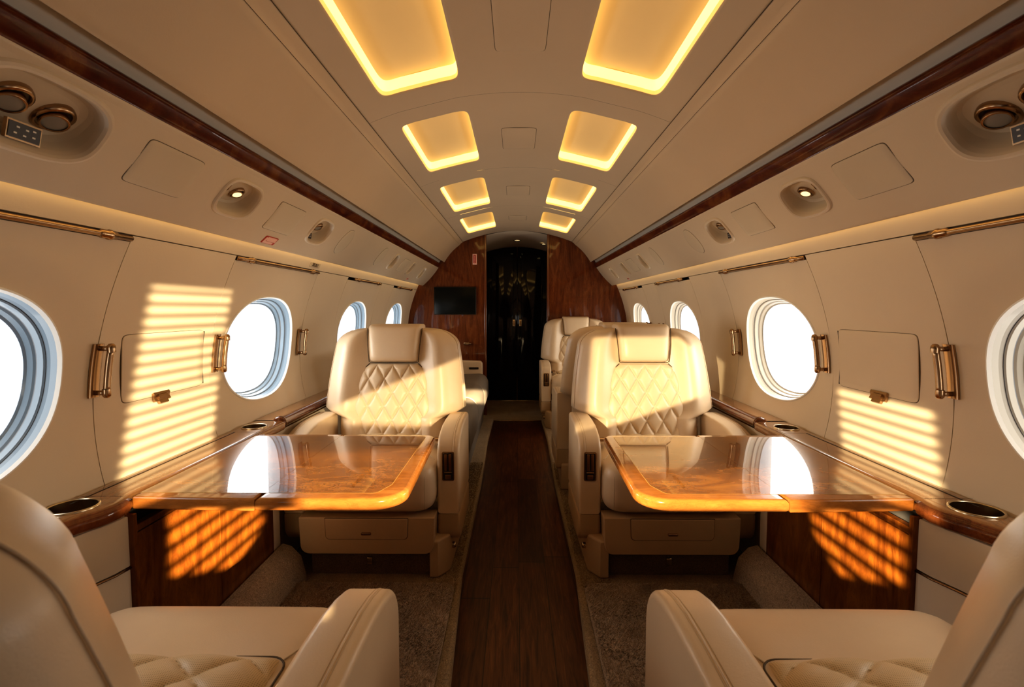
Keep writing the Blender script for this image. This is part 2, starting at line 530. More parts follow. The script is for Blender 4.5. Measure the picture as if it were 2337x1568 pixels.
# windows
wn = 0
for s in (-1, 1):
    for wy in WY:
        wn += 1
        mp = wallmap(s); hole = (wy, HZ, HW, HH, HN)
        root = bpy.data.objects.new('window_%d' % wn, None); COL.objects.link(root)
        loc = Vector(mp(wy, HZ, 0)); root.location = loc; ORG[root.name] = loc
        tag(root, '%s oval cabin window, %s, with stepped %s surround' % ('left-hand' if s < 0 else 'right-hand', ['nearest, cut by the frame edge', 'beside the table', 'beyond the first seat row', 'farthest, near the bulkhead'][WY.index(wy)], 'sky-tinted' if s < 0 else 'warm-tinted'), None, None, 'structure')
        rv = 'revealL' if s < 0 else 'revealR'
        g = G()
        reveal(g, hole, mp, [(1.02, 1.025, .0112, None), (1.012, 1.014, .006, 'lip'), (.998, .996, .005, 'lip'), (.985, .98, .014, 'lip')])
        g.build('rim', root)
        g = G()
        reveal(g, hole, mp, [(.985, .98, .014, None), (.977, .970, .028, rv), (.968, .958, .036, rv), (.966, .955, .0375, 'gasket'),
                             (.955, .942, .040, rv), (.947, .930, .053, rv), (.944, .926, .0545, 'gasket'), (.930, .908, .058, rv), (.915, .890, .068, rv), (.895, .865, .071, rv)])
        g.build('surround', root, sharp=30)
        g = G()
        N = 96; rr = ring(wy, HZ, HW * .905, HH * .875, HN, N)
        g.add([mp(y, t, .0695) for y, t in rr], [tuple(range(N))], 'glass')
        g.build('pane', root)

# ------------------------------------------------------------------ ceiling
ROWS = [(1.05, 1.83), (2.10, 2.81), (3.14, 3.95), (4.24, 5.05)]
CUTS = [-1.6, -.95, .05, .99, 1.97, 2.985, 4.06, 5.16, 5.375]
XI, XO = .20, .47
g = G()
ordn = ['nearest', 'second', 'third', 'farthest']
for s in (-1, 1):
    mp = ceilmap(s)
    allrows = [(-.86, -.10)] + ROWS
    for i in range(len(CUTS) - 1):
        a, b = CUTS[i] + .0008, CUTS[i + 1] - .0008
        rw = [r for r in allrows + [(.1, .82)] if a < r[0] and r[1] < b]
        if rw and a > .9:
            r = rw[0]
            hole = ((r[0] + r[1]) / 2, (XI + XO) / 2, (r[1] - r[0]) / 2, (XO - XI) / 2, 12)
            holed_patch(g, 'ceil', (a, b, 0, .552), hole, mp, 10, 128)
            reveal(g, hole, mp, [(1, 1, 0, None), (.992, .985, .004, 'ceil')], 128)
        else:
            flat_patch(g, 'ceil', (a, b, 0, .552), mp, 6, 16)
        if i:
            grid(g, 'seam', lambda u, v, a=a: mp(a - .0016 + .0016 * u, .552 * v, .0015), 1, 16)
tag(g.build('ceiling', merge=1e-5), kind='structure')

for s in (-1, 1):
    mp = ceilmap(s)
    for i, r in enumerate(ROWS):
        hole = ((r[0] + r[1]) / 2, (XI + XO) / 2, (r[1] - r[0]) / 2, (XO - XI) / 2, 12)
        root = thing('ceiling_light', '%s glowing recessed ceiling light of the %s row' % (ordn[i], SIDE[s]), 'ceiling light',
                     mp(hole[0], hole[1], 0), 'recessed ceiling lights')
        g = G(); reveal(g, hole, mp, [(.992, .985, .004, None), (.988, .972, .016, 'ledlip')], 128); g.build('trim_lip', root)
        g = G(); reveal(g, hole, mp, [(.988, .972, .016, None), (.978, .955, .05, 'led')], 128); g.build('light_strip', root)
        g = G()
        grid(g, 'lightpanel', lambda u, v: mp(hole[0] + hole[2] * .995 * (2 * u - 1), hole[1] + hole[3] * .99 * (2 * v - 1), .05), 8, 8)
        g.build('light_panel', root)

# centre access hatches in the ceiling
for i, (a, b) in enumerate([(1.30, 1.66), (2.345, 2.645), (3.43, 3.70), (4.51, 4.735)]):
    cm = ceilmap(1); cmp_ = lambda y, t, d: (t, y, Zc(t) + d)
    root = thing('ceiling_hatch', '%s cream access hatch in the middle of the ceiling' % ordn[i], 'hatch', (0, (a + b) / 2, Zc(0)), 'ceiling access hatches')
    g = G(); plate(g, 'seam', (a + b) / 2, 0, (b - a) / 2 + .002, .077, 16, cmp_, -.0006, .002); g.build('joint', root)
    g = G(); plate(g, 'ceil', (a + b) / 2, 0, (b - a) / 2, .075, 16, cmp_, -.0016, .001); g.build('cover', root)

# side rails, upper side panels, slots, wood strips
tn = 0
for s in (-1, 1):
    def ext(g, m, prof, y0=Y0, y1=YB - .003, n=30):
        grid(g, m, lambda u, v: (s * prof[min(int(round(v * (len(prof) - 1))), len(prof) - 1)][0], y0 + (y1 - y0) * u, prof[int(round(v * (len(prof) - 1)))][1]), n, len(prof) - 1)
    zr = Zc(.552)
    tn += 1
    g = G(); ext(g, 'ceilside', [(.549, zr + .012), (.5515, zr - .001), (.556, zr - .006), (.570, zr - .013), (.579, zr - .024), (.583, zr - .030), (.585, zr - .026), (.586, zr - .018)])
    rail = g.build('trim_%d' % tn, sharp=50)
    tag(rail, '%s rounded cream rail running along the edge of the ceiling arch' % SIDE[s], None, None, 'structure')
    for (jx, jz) in ((.5508, zr - .0008), (.5848, zr - .0275)):
        g = G(); tube(g, 'seam', [(s * jx, Y0, jz), (s * jx, YB - .004, jz)], .0013, 6); g.build('joint_line', rail)
    tn += 1
    up = [(.5855, zr - .020), (.5865, zr - .032)]
    p0, p1 = Vector((.5865, zr - .032)), Vector((.738, 1.577))
    nrm = Vector((.62, .78))
    for k in range(1, 13):
        f = k / 12; p = p0.lerp(p1, f) + nrm * (.012 * 4 * f * (1 - f)); up.append((p.x, p.y))
    up += [(.744, 1.573), (.751, 1.577), (.756, 1.585), (.80, 1.64)]
    g = G(); ext(g, 'ceilside', up)
    tag(g.build('trim_%d' % tn, sharp=60), 'wide plain %s side panel of the ceiling' % SIDE[s], None, None, 'structure')
    tn += 1
    g = G(); ext(g, 'slotgrey', [(.748, 1.580), (.764, 1.600), (.772, 1.600), (.796, 1.568), (.790, 1.558)])  # recessed channel in one even grey
    tag(g.build('trim_%d' % tn, sharp=30), 'grey recessed channel above the %s wood strip' % SIDE[s], None, None, 'structure')
    tn += 1
    g = G(); ext(g, 'strip', [(.795, 1.566), (.786, 1.563), (.779, 1.556), (.779, 1.552), (.782, 1.550), (.783, 1.547), (.797, 1.524), (.800, 1.522), (.801, 1.518), (.806, 1.517), (.83, 1.53)])
    tag(g.build('trim_%d' % tn, sharp=50), 'dark glossy burl wood strip along the %s overhead panel' % SIDE[s], None, None, 'structure')

# ------------------------------------------------------------------ overhead service panels with their fittings
UN = [(.955, .138, .135, .074, 'long recess with two big bronze reading lights and a switch plate'),
      (1.635, .130, .100, .062, 'rounded recess with two small brass lights beside the square cover'),
      (2.31, .128, .095, .062, 'recess with brass lights and switch between cover and round speaker'),
      (3.69, .122, .062, .062, 'small light recess after the second round speaker'),
      (4.29, .120, .055, .060, 'small light recess, second from the bulkhead'),
      (4.80, .118, .055, .060, 'small light recess closest to the bulkhead')]
for s in (-1, 1):
    mp = psumap(s); S = SIDE[s]
    root = thing('overhead_panel', 'long cream %s overhead panel holding the reading lights' % S, 'overhead panel', mp(2, PL / 2, 0))
    g = G()
    edges = [Y0]
    for (yc, tc, hy, ht, _) in UN: edges += [yc - hy - .03, yc + hy + .03]
    edges.append(YB - .004)
    for i in range(len(edges) - 1):
        a, b = edges[i], edges[i + 1]
        if i % 2 == 1:
            yc, tc, hy, ht, _ = UN[i // 2]
            hole = (yc, tc, hy, ht, 3.2 if i > 1 else 3.0)
            holed_patch(g, 'psu', (a, b, 0, PL), hole, mp, 6, 96)
        else:
            flat_patch(g, 'psu', (a, b, 0, PL), mp, max(1, int((b - a) / .2)), 12)
    # lower lip turning back to the wall, and the top edge
    n = 30
    lip = [(.955, 1.342), (.959, 1.338), (.964, 1.336), (.968, 1.3365), (.971, 1.340), (.971, 1.39), (.95, 1.43)]
    grid(g, 'psu', lambda u, v: (s * lip[int(round(v * 6))][0], Y0 + (YB - .004 - Y0) * u, lip[int(round(v * 6))][1]), n, 6)
    top = [(.81, 1.505), (.804, 1.512), (.801, 1.516), (.802, 1.520)]
    grid(g, 'psu', lambda u, v: (s * top[int(round(v * 3))][0], Y0 + (YB - .004 - Y0) * u, top[int(round(v * 3))][1]), n, 3)
    g.build('panel', root, merge=1e-5, sharp=60)
    g = G(); grid(g, 'cove', lambda u, v: (s * .9715, Y0 + (YB - .01 - Y0) * u, 1.352 + .034 * v), 40, 1)
    g.build('light_strip', root, label='hidden warm light strip under the panel lip')
    nrm = Vector((s * PN.x, 0, PN.y)); uu = Vector((s * PU.x, 0, PU.y)); yy = Vector((0, 1, 0))
    for i, (yc, tc, hy, ht, lab) in enumerate(UN):
        r = thing('reading_light_unit', '%s wall: %s' % (S, lab), 'reading light unit', mp(yc, tc, 0), 'overhead reading light recesses')
        nn = 3.2 if i else 3.0
        hole = (yc, tc, hy, ht, nn)
        g = G()
        reveal(g, hole, mp, [(1.075, 1.10, .001, None), (1.07, 1.095, -.0015, 'psu'), (1.05, 1.06, -.0055, 'psu'), (1.0, 1.0, -.0075, 'psu'), (.955, .93, -.0055, 'psu'), (.93, .895, .001, 'psu'),
                             (.91, .86, .012, 'psu')])
        g.build('rim', r)
        g = G()
        tm = lambda y, t, d, tc=tc, ht=ht: mp(y, t, .012 + (d - .012) * (1 - .85 * (t - tc) / ht))
        reveal(g, hole, tm, [(.91, .86, .012, None), (.88, .82, .026, 'cover'), (.84, .76, .036, 'cover'), (.74, .62, .040, 'cover'), (.5, .4, .040, 'cover'), (.02, .02, .040, 'cover')])
        g.build('recess', r)
        if i == 0: lights = [(yc - .028, tc - .002, .028), (yc + .064, tc - .006, .028)]
        elif i < 3: lights = [(yc - .055, tc + .012, .019), (yc + .030, tc + .006, .019)]
        else: lights = [(yc - .004, tc + .004, .019)]
        for (ly, lt, rad) in lights:
            bx = (-nrm * .8 - uu * .36).normalized()
            c = Vector(tm(ly, lt, .039)) ; ax = (bx + Vector((0, -.28, -.12))).normalized()
            g = G()
            lathe(g, 'brass', [(rad * 1.34, -.01), (rad * 1.34, .0), (rad * 1.28, .005), (rad * 1.12, .007), (rad * 1.02, .003), (rad * 1.0, -.016)], c, bx)
            lathe(g, 'dark', [(rad * 1.01, .001), (.0001, .0005)], c, bx)
            o = g.build('bezel', r)
            g = G()
            lathe(g, 'brass', [(rad * .80, -.02), (rad * .86, .008), (rad * .86, rad * .50), (rad * .82, rad * .55), (rad * .72, rad * .52)], c, ax)
            rim = g.build('barrel', r)
            g = G()
            lit = i in (1,)
            lathe(g, 'lenslit' if (lit and ly > yc) else 'lens', [(rad * .74, rad * .44), (rad * .5, rad * .48), (.0001, rad * .50)], c, ax)
            g.build('lens', rim)
        if i in (0, 2):
            # switch plate on the lower slope of the recess
            k = 1.0 if i == 0 else .72
            c = Vector(mp(yc + (.012 if i == 0 else -.03), tc - ht * .64, .020 if i == 0 else .018))
            pn = (-nrm * .80 + uu * .45).normalized(); pu = yy.cross(pn).normalized() * (1 if s < 0 else -1)
            def Pq(a, b, h, c=c, pn=pn, pu=pu): return c + yy * a + pu * b + pn * h
            def slab(g, m, a0, a1, b0, b1, h0, h1):
                vs = [Pq(a, b, h) for h in (h0, h1) for (a, b) in ((a0, b0), (a1, b0), (a1, b1), (a0, b1))]
                g.add(vs, [(0, 1, 2, 3), (4, 5, 6, 7), (0, 1, 5, 4), (1, 2, 6, 5), (2, 3, 7, 6), (3, 0, 4, 7)], m)
            g = G(); slab(g, 'brass', -.034 * k, .034 * k, -.017 * k, .017 * k, -.004, .003)
            sw = g.build('switch_plate', r, smooth=False)
            g = G(); slab(g, 'dark', -.031 * k, .031 * k, -.014 * k, .014 * k, .003, .004); g.build('switch_face', sw, smooth=False)
            g = G()
            for (a, b) in ((-.018, .005), (0, .006), (.018, .004), (-.014, -.006), (.004, -.005), (.018, -.007)):
                slab(g, 'white', (a - .003) * k, (a + .003) * k, (b - .0014) * k, (b + .0014) * k, .004, .0046)
            g.build('switch_symbol', sw, smooth=False)
    for (yc, tc, hy, ht, n, nm, lab, cat) in [
            (1.30 if s < 0 else 1.337, .130, .103, .058, 12, 'access_cover', 'large square fabric-like access cover on the %s overhead panel' % S, 'access cover'),
            (1.97 if s < 0 else 1.998, .124, .106, .058, 16, 'access_cover', 'smaller square access cover farther along the %s overhead panel' % S, 'access cover'),
            (2.64, .126, .066, .072, 2, 'round_speaker_cover', 'nearer round flush speaker cover on the %s overhead panel' % S, 'speaker cover'),
            (3.35, .122, .060, .068, 2, 'round_speaker_cover', 'farther round flush speaker cover on the %s overhead panel' % S, 'speaker cover'),
            (4.02, .122, .10, .056, 14, 'access_cover', 'faint square access cover near the bulkhead on the %s overhead panel' % S, 'access cover')]:
        r = thing(nm, lab, cat, mp(yc, tc, 0), 'covers on the overhead panels')
        g = G(); plate(g, 'seam', yc, tc, hy + .0016, ht + .0016, n, mp, -.0006, .003); g.build('joint', r)
        g = G(); plate(g, 'cover', yc, tc, hy, ht, n, mp, -.0022, .002); g.build('cover', r)
    # small signs
    if s < 0:
        r = thing('warning_placard', 'small pink and red warning placard on the left overhead panel', 'placard', mp(1.99, .022, 0))
        g = G(); plate(g, 'red', 1.99, .022, .048, .017, 14, mp, -.0022, .002); g.build('plate', r)
        g = G(); plate(g, 'pink', 1.996, .030, .036, .006, 14, mp, -.0028, -.001); plate(g, 'pink', 1.985, .011, .036, .0045, 14, mp, -.0028, -.001)
        plate(g, 'pink', 1.955, .020, .006, .013, 14, mp, -.0028, -.001); plate(g, 'pink', 2.0, .0205, .034, .0022, 14, mp, -.0028, -.001)
        g.build('lettering', r)
    r = thing('small_emblem', 'tiny reddish emblem sticker low on the %s overhead panel near the bulkhead' % S, 'sticker', mp(4.5, .02, 0))
    g = G(); plate(g, 'pink', 4.5, .02, .035, .012, 2, mp, -.0012, .001); g.build('sticker', r)
    g = G(); plate(g, 'red', 4.49, .02, .014, .006, 2, mp, -.0020, -.001); plate(g, 'seam', 4.52, .022, .008, .005, 2, mp, -.0020, -.001); g.build('mark', r)

# embossed word strip on the left upper wall
mpL = wallmap(-1)
r = thing('embossed_sign', 'small cream embossed lettering strip above the second left window', 'sign', mpL(2.60, 1.318, 0))
g = G(); plate(g, 'cover', 2.60, 1.318, .062, .011, 14, mpL, -.0025, .002); g.build('plate', r)
cu = bpy.data.curves.new('lettering', 'FONT'); cu.body = 'SECRET'; cu.size = .024; cu.align_x = 'CENTER'; cu.align_y = 'CENTER'; cu.extrude = .0006
cu.materials.append(M['seam'])
tmp = bpy.data.objects.new('lettering_curve', cu); COL.objects.link(tmp); bpy.context.view_layer.update()
me = bpy.data.meshes.new_from_object(tmp.evaluated_get(bpy.context.evaluated_depsgraph_get()))
bpy.data.objects.remove(tmp); bpy.data.curves.remove(cu)
o = bpy.data.objects.new('lettering', me); COL.objects.link(o); o.parent = r
dz = Vector(mpL(2.6, 1.328, 0)) - Vector(mpL(2.6, 1.308, 0)); dz.normalize()
nx = Vector((0, 1, 0)).cross(dz).normalized()
o.matrix_local = Matrix.Translation(nx * .0035) @ Matrix(((0, dz.x, nx.x, 0), (1, dz.y, nx.y, 0), (0, dz.z, nx.z, 0), (0, 0, 0, 1)))

# ------------------------------------------------------------------ shade rods, handles, hatches on the walls
for s in (-1, 1):
    mp = wallmap(s); S = SIDE[s]
    for i, wy in enumerate(WY):
        a, b = [(.565, 1.36), (1.89, 2.68), (3.17, 3.96), (4.365, 5.155)][i]
        if i >= 2: a, b = a + .12, b - .05
        r = thing('shade_rod', 'brass shade rod above the %s %s window' % (['nearest', 'second', 'third', 'farthest'][i], S), 'shade rod', mp(wy, 1.285, 0), 'brass rods above the windows')
        g = G(); tube(g, 'brass', [mp(a + (b - a) * k / 10, 1.285, -.003) for k in range(11)], .0075, 10); g.build('rod', r)
        g = G(); grid(g, 'seam', lambda u, v: mp(a + (b - a) * u, 1.272 + .026 * v, .0095), 10, 1); g.build('channel', r)
        for f in (.13, .90) if s < 0 else (.10, .90):
            y = a + (b - a) * f
            c = mp(y, 1.285, -.003)
            g = G(); lathe(g, 'brass', [(.0001, -.03), (.0075, -.03), (.011, -.022), (.0105, -.004), (.013, .0), (.013, .008), (.0105, .012), (.010, .026), (.0001, .026)], c, (0, 1, 0), 16)
            g.build('connector', r)
    for i, (hy, z0, z1) in enumerate([(1.365, .868, 1.008), (1.92, .868, 1.006), (2.66, .866, .998), (4.02, .87, .99), (4.40, .87, .99)]):
        if i > 2 and s < 0: continue
        yl = hy - .10 * (.937 - .93)
        base = lambda y, t, d: mp(y, t, d)
        lab = ['nearest brass grab handle on the %s wall, beside the first window', 'second brass grab handle on the %s wall, overlapping the second window',
               'third and thinner-looking brass handle on the %s wall, past the second window', 'small brass handle on the %s wall beyond the third window', 'small brass handle at the farthest %s window'][i] % S
        r = thing('grab_handle', lab, 'grab handle', mp(yl, .937, 0), 'brass grab handles on the walls')
        w = .017
        g = G()
        vs = []
        for k in range(9):
            t = z0 + (z1 - z0) * k / 8
            for (dy, d) in ((-w, .001), (-w, -.004), (-w + .003, -.006), (w - .003, -.006), (w, -.004), (w, .001)): vs.append(mp(yl + dy, t, d))
        loft(g, 'brass', [vs[k * 6:(k + 1) * 6] for k in range(9)]); g.build('backplate', r, sharp=50)
        zz0, zz1 = z0 + .008, z1 - .008
        pts = [mp(yl, zz0 + (zz1 - zz0) * k / 6, -.036) for k in range(7)]
        g = G(); tube(g, 'brass', pts, .0085, 12)
        for q in (pts[0], pts[-1]):
            up = 1 if q is pts[-1] else -1
            lathe(g, 'brass', [(.0098, -.014), (.0105, -.004), (.0095, .004), (.006, .0085), (.0001, .0095)], q, (0, 0, up), 14)
        g.build('grip', r)
        for t in (zz0 + .004, zz1 - .004):
            g = G(); tube(g, 'brass', [mp(yl, t, -.003), mp(yl, t, -.02), mp(yl, t, -.036)], .0065, 10); g.build('post', r)
    # fold-down hatch between the windows
    y0, y1, t0, t1 = (1.455, 1.835, .834, 1.026) if s < 0 else (1.475, 1.835, .834, 1.028)
    yc, tc = (y0 + y1) / 2, (t0 + t1) / 2
    r = thing('wall_hatch', 'cream fold-out hatch with brass latch between the %s windows' % S, 'hatch', wallflat(s)(yc, tc, 0))
    fm = wallflat(s)
    g = G(); plate(g, 'seam', yc, tc, (y1 - y0) / 2 + .0015, (t1 - t0) / 2 + .0015, 18, fm, -.0008, .004)
    grid(g, 'black', lambda u, v: fm(y1 - .001 + .007 * u, t0 + .004 + (t1 - t0 - .008) * v, -.0012), 1, 12)
    g.build('joint', r)
    g = G(); plate(g, 'wall', yc, tc, (y1 - y0) / 2, (t1 - t0) / 2, 18, fm, -.0030, .002); g.build('door', r)
    g = G()
    ly = 1.608 if s < 0 else 1.625
    vs = []
    prof = [(-.004, -.012), (-.004, .008), (-.010, .012), (-.013, .006), (-.010, -.004), (-.014, -.014), (-.008, -.018)]
    for k in (-1, 1): vs.append([fm(ly + k * .036, t0 + t, d) for (d, t) in prof])
    loft(g, 'brass', vs); loft(g, 'brass', [[fm(ly + k * .02, t0 + t - .008, d - .004) for (d, t) in prof] for k in (-1, 1)])
    g.build('latch', r, smooth=False)

# ------------------------------------------------------------------ floor and carpets
g = G(); grid(g, 'floor', lambda u, v: (-.34 + .68 * u, Y0 + (5.09 - Y0) * v, 0), 2, 8)
tag(g.build('floor'), kind='structure')
g = G(); grid(g, 'skin', lambda u, v: (-1.05 + 2.1 * u, Y0 + (6.4 - Y0) * v, -.02), 2, 2)
tag(g.build('floor_base'), kind='structure')
for s in (-1, 1):
    S = SIDE[s]
    edge = [(Y0, .205), (.9, .205), (1.35, .196), (2.1, .232), (3.2, .228), (4.3, .245), (5.09, .235), (5.09, .99), (Y0, .99)]
    g = G(); prism(g, 'carpet2', [(s * x, y) for (y, x) in edge], 'Z', -.015, .030, .014, 4)
    tag(g.build('carpet_runner', loc=(s * .5, 2, 0), sharp=60), 'olive brown carpet bordering the %s side of the wooden aisle' % S, 'carpet')
    g = G()
    pl = roundpoly([(s * .236, .70), (s * .246, 1.955), (s * .86, 1.955), (s * .86, .70)], [.03, .045, .02, .02], 5)
    prism(g, 'carpet', pl, 'Z', .0305, .055, .012, 4)
    tag(g.build('floor_mat', loc=(s * .5, 1.4, .03), sharp=60), 'thick shaggy brown mat in the %s footwell between facing seats' % S, 'mat')
    # carpet covered duct along the wall
    g = G()
    prism(g, 'carpet', [(s * .935, .030), (s * .935, .175), (s * .90, .165), (s * .862, .125), (s * .846, .060), (s * .842, .030)], 'Y', .9, 2.03, .02, 4)
    tag(g.build('carpeted_duct', loc=(s * .89, 1.5, .03), sharp=50), 'sloped brown carpeted duct at the foot of the %s wood side panel' % S, 'duct cover')
import random
rnd = random.Random(7)
def pile(parent, m, inside, x0, x1, y0, y1, n, z, h):
    vs = []; fs = []; org = ORG[parent.name]
    for _ in range(n):
        x = rnd.uniform(x0, x1); y = rnd.uniform(y0, y1)
        if not inside(x, y): continue
        a = rnd.uniform(0, 2 * pi); l = h * rnd.uniform(.55, 1.25); w = rnd.uniform(.0009, .0017)
        cl = .5 * sin(x * 31 + 2.2 * sin(y * 17)) + .5 * sin(y * 27 + 1.7 * sin(x * 23))
        ang = cl * 2.2 + rnd.gauss(0, .7); dx, dy = cos(ang) * l * .75, sin(ang) * l * .75
        zz = z(x, y) if callable(z) else z
        k = len(vs)
        vs += [(x - cos(a) * w - org.x, y - sin(a) * w - org.y, zz - org.z), (x + cos(a) * w - org.x, y + sin(a) * w - org.y, zz - org.z), (x + dx - org.x, y + dy - org.y, zz + l * .8 - org.z)]
        fs.append((k, k + 1, k + 2))
    me = bpy.data.meshes.new('carpet_pile'); me.from_pydata(vs, [], fs); me.materials.append(M[m])
    o = bpy.data.objects.new('carpet_pile', me); COL.objects.link(o); o.parent = parent; o['kind'] = 'stuff'
    ORG[o.name] = org
for s in (-1, 1):
    mat_ = [o for o in bpy.data.objects if o.name.startswith('floor_mat')][0 if s < 0 else 1]
    pile(mat_, 'carpet', lambda x, y: True, min(s * .246, s * .85), max(s * .246, s * .85), .78, 1.945, 42000, .0545, .011)
    run_ = [o for o in bpy.data.objects if o.name.startswith('carpet_runner')][0 if s < 0 else 1]
    pile(run_, 'carpet2', lambda x, y: not (.7 < y < 1.955 and abs(x) > .25), min(s * .243, s * .36), max(s * .243, s * .36), 1.2, 3.6, 16000, .0295, .008)
g = G(); rbox(g, 'brass', -.255, .255, 5.075, 5.098, .0, .012, .003)
tag(g.build('threshold_strip', loc=(0, 5.09, 0)), 'thin brass threshold strip across the far end of the aisle', 'threshold strip')
g = G(); grid(g, 'carpet2', lambda u, v: (-.6 + 1.2 * u, 5.098 + (6.3 - 5.098) * v, .004), 6, 6)
tag(g.build('floor_vestibule'), kind='structure')

# ------------------------------------------------------------------ ledges, dado panels
for s in (-1, 1):
    S = SIDE[s]
    r = thing('side_ledge', 'polished wood ledge along the %s wall with two cup holders' % S, 'ledge', (s * 1.02, 2, .62))
    def wx(y): return Xw(.645) - .002
    # main ledge plan: rounded nose at the near end
    plan = [(wx(0), -1.5), (wx(0), 2.12), (.958, 2.12), (.958, 1.262), (.950, 1.232), (.945, 1.20), (.952, 1.165), (.972, 1.125), (.994, 1.06), (1.006, .97), (1.010, .80), (1.012, -1.5)]
    cup0 = (1.030 * s, 1.172, .052); cup1 = (1.022 * s, 1.995, .046)
    g = G(); prism(g, 'ledge', [(s * x, y) for x, y in plan], 'Z', .602, .645, .016, 5)
    o = g.build('ledge_top', r)
    cut = G()
    for (cx, cy, cr) in (cup0, cup1): lathe(cut, 'ledge', [(.0001, .59), (cr * .93, .59), (cr * .93, .70), (.0001, .70)], (cx, cy, 0), (0, 0, 1), 40)
    co_ = cut.build('cutter', merge=1e-4)
    md = o.modifiers.new('cut', 'BOOLEAN'); md.object = co_; md.operation = 'DIFFERENCE'; md.solver = 'EXACT'
    co_.location = -ORG[o.name]; co_.parent = r
    bpy.context.view_layer.update()
    me = bpy.data.meshes.new_from_object(o.evaluated_get(bpy.context.evaluated_depsgraph_get()))
    o.modifiers.clear(); o.data = me; bpy.data.objects.remove(co_)
    me.set_sharp_from_angle(angle=math.radians(40))
    # darker glossy bullnose on the nose
    nose = [(.958, 1.252), (.950, 1.232), (.945, 1.20), (.952, 1.165), (.972, 1.125), (.994, 1.06), (1.006, .97), (1.010, .80), (1.012, -1.5)]
    g = G(); tube(g, 'ledgedark', [(s * (x + .016), y, .6215) for x, y in nose], .0222, 14); g.build('nose_edging', r)
    g = G()
    grid(g, 'ledge', lambda u, v: (s * (1.0 + (wx(0) - 1.0) * v), 2.12 + (YB - .01 - 2.12) * u, .645), 12, 2)
    grid(g, 'ledge', lambda u, v: (s * 1.0, 2.12 + (YB - .01 - 2.12) * u, .57 + .075 * v), 12, 2)
    g.build('rear_ledge_top', r, smooth=False)
    g = G(); lathe(g, 'ledgedark', [(.0001, 0), (.020, 0), (.026, .006), (.026, .02), (.0235, .03), (.0235, 2.9)], (s * .985, 2.115, .632), (0, 1, 0), 22)
    lathe(g, 'brass', [(.0275, .018), (.0275, .024), (.025, .026)], (s * .985, 2.115, .632), (0, 1, 0), 22)
    g.build('armrest_roll', r)
    g = G(); grid(g, 'black', lambda u, v: (s * (1.050 + .004 * v), 1.19 + .72 * u, .6456), 4, 1)
    grid(g, 'seam', lambda u, v: (s * (.962 + .122 * u), 1.243 + .0015 * v, .6455), 4, 1)
    grid(g, 'seam', lambda u, v: (s * (.962 + .122 * u), 1.912 + .0015 * v, .6455), 4, 1)
    g.build('lid_joint', r)
    for (cx, cy, cr) in (cup0, cup1):
        g = G()
        lathe(g, 'steel', [(cr, .0), (cr, .0028), (cr * .97, .0045), (cr * .92, .0042), (cr * .90, .0025)], (cx, cy, .645), (0, 0, 1), 40)
        cup = g.build('cup_holder', r)
        g = G(); lathe(g, 'cupwell', [(cr * .905, .0026), (cr * .90, .0), (cr * .88, -.038), (cr * .84, -.041), (.0001, -.041)], (cx, cy, .645), (0, 0, 1), 40)
        g.build('well', cup)
    # ---- wood side panel beneath the table
    d = thing('wood_side_panel', 'dark mahogany side panel under the %s table' % S, 'side panel', (s * .95, 1.6, .03))
    g = G()
    xx = .940
    rbox(g, 'dado', min(s * xx, s * (xx + .02)), max(s * xx, s * (xx + .02)), 1.245, 1.60 - .0008, .10, .552, .002, 2)
    g.build('front_panel', d, wn=True)
    g = G(); rbox(g, 'dado', min(s * xx, s * (xx + .02)), max(s * xx, s * (xx + .02)), 1.60 + .0008, 1.955, .10, .552, .002, 2)
    g.build('rear_panel', d, wn=True)
    g = G(); rbox(g, 'dado', min(s * xx, s * (xx + .02)), max(s * xx, s * (xx + .02)), 1.235, 1.955, .555, .572, .002, 2)
    rbox(g, 'dado', min(s * (xx - .004), s * (xx + .02)), max(s * (xx - .004), s * (xx + .02)), 1.232, 1.245, .10, .604, .002, 2)
    g.build('frame', d, wn=True)
    g = G(); rbox(g, 'black', min(s * (xx + .03), s * (xx + .05)), max(s * (xx + .03), s * (xx + .05)), 1.235, 1.955, .10, .602, 0)
    g.build('table_slot', d)
    # ---- cream drawers under the nose
    d = thing('cream_side_cabinet', 'cream cabinet with brass seam under the rounded end of the %s ledge' % S, 'cabinet', (s * .98, 1.1, .03))
    pl = [(.949, 1.231), (.955, 1.19), (.972, 1.14), (.99, 1.07), (1.002, .97), (1.005, .80), (1.007, -1.5), (1.04, -1.5), (1.04, 1.231)]
    g = G(); prism(g, 'wall', [(s * x, y) for x, y in pl], 'Z', .476, .601, .003, 2); g.build('upper_drawer', d, sharp=40)
    g = G(); prism(g, 'wall', [(s * min(x, 1.012), y) for x, y in pl], 'Z', .05, .470, .003, 2); g.build('lower_door', d, sharp=40)
    g = G(); tube(g, 'brass', [(s * (x - .002 if k < 6 else x), y, .473) for k, (x, y) in enumerate(pl[:6])], .003, 8); g.build('brass_seam', d)
    g = G(); rbox(g, 'wall', min(s * .945, s * 1.0), max(s * .945, s * 1.0), 1.958, 2.02, .03, .602, .004)
    g2 = G(); grid(g, 'wall', lambda u, v: (s * .985, 2.02 + (YB - .01 - 2.02) * u, .03 + .57 * v), 2, 2)
    tag(g.build('trim_%d' % (20 + (s + 1) // 2), sharp=40), 'cream lower side wall behind the %s seats' % S, None, None, 'structure')

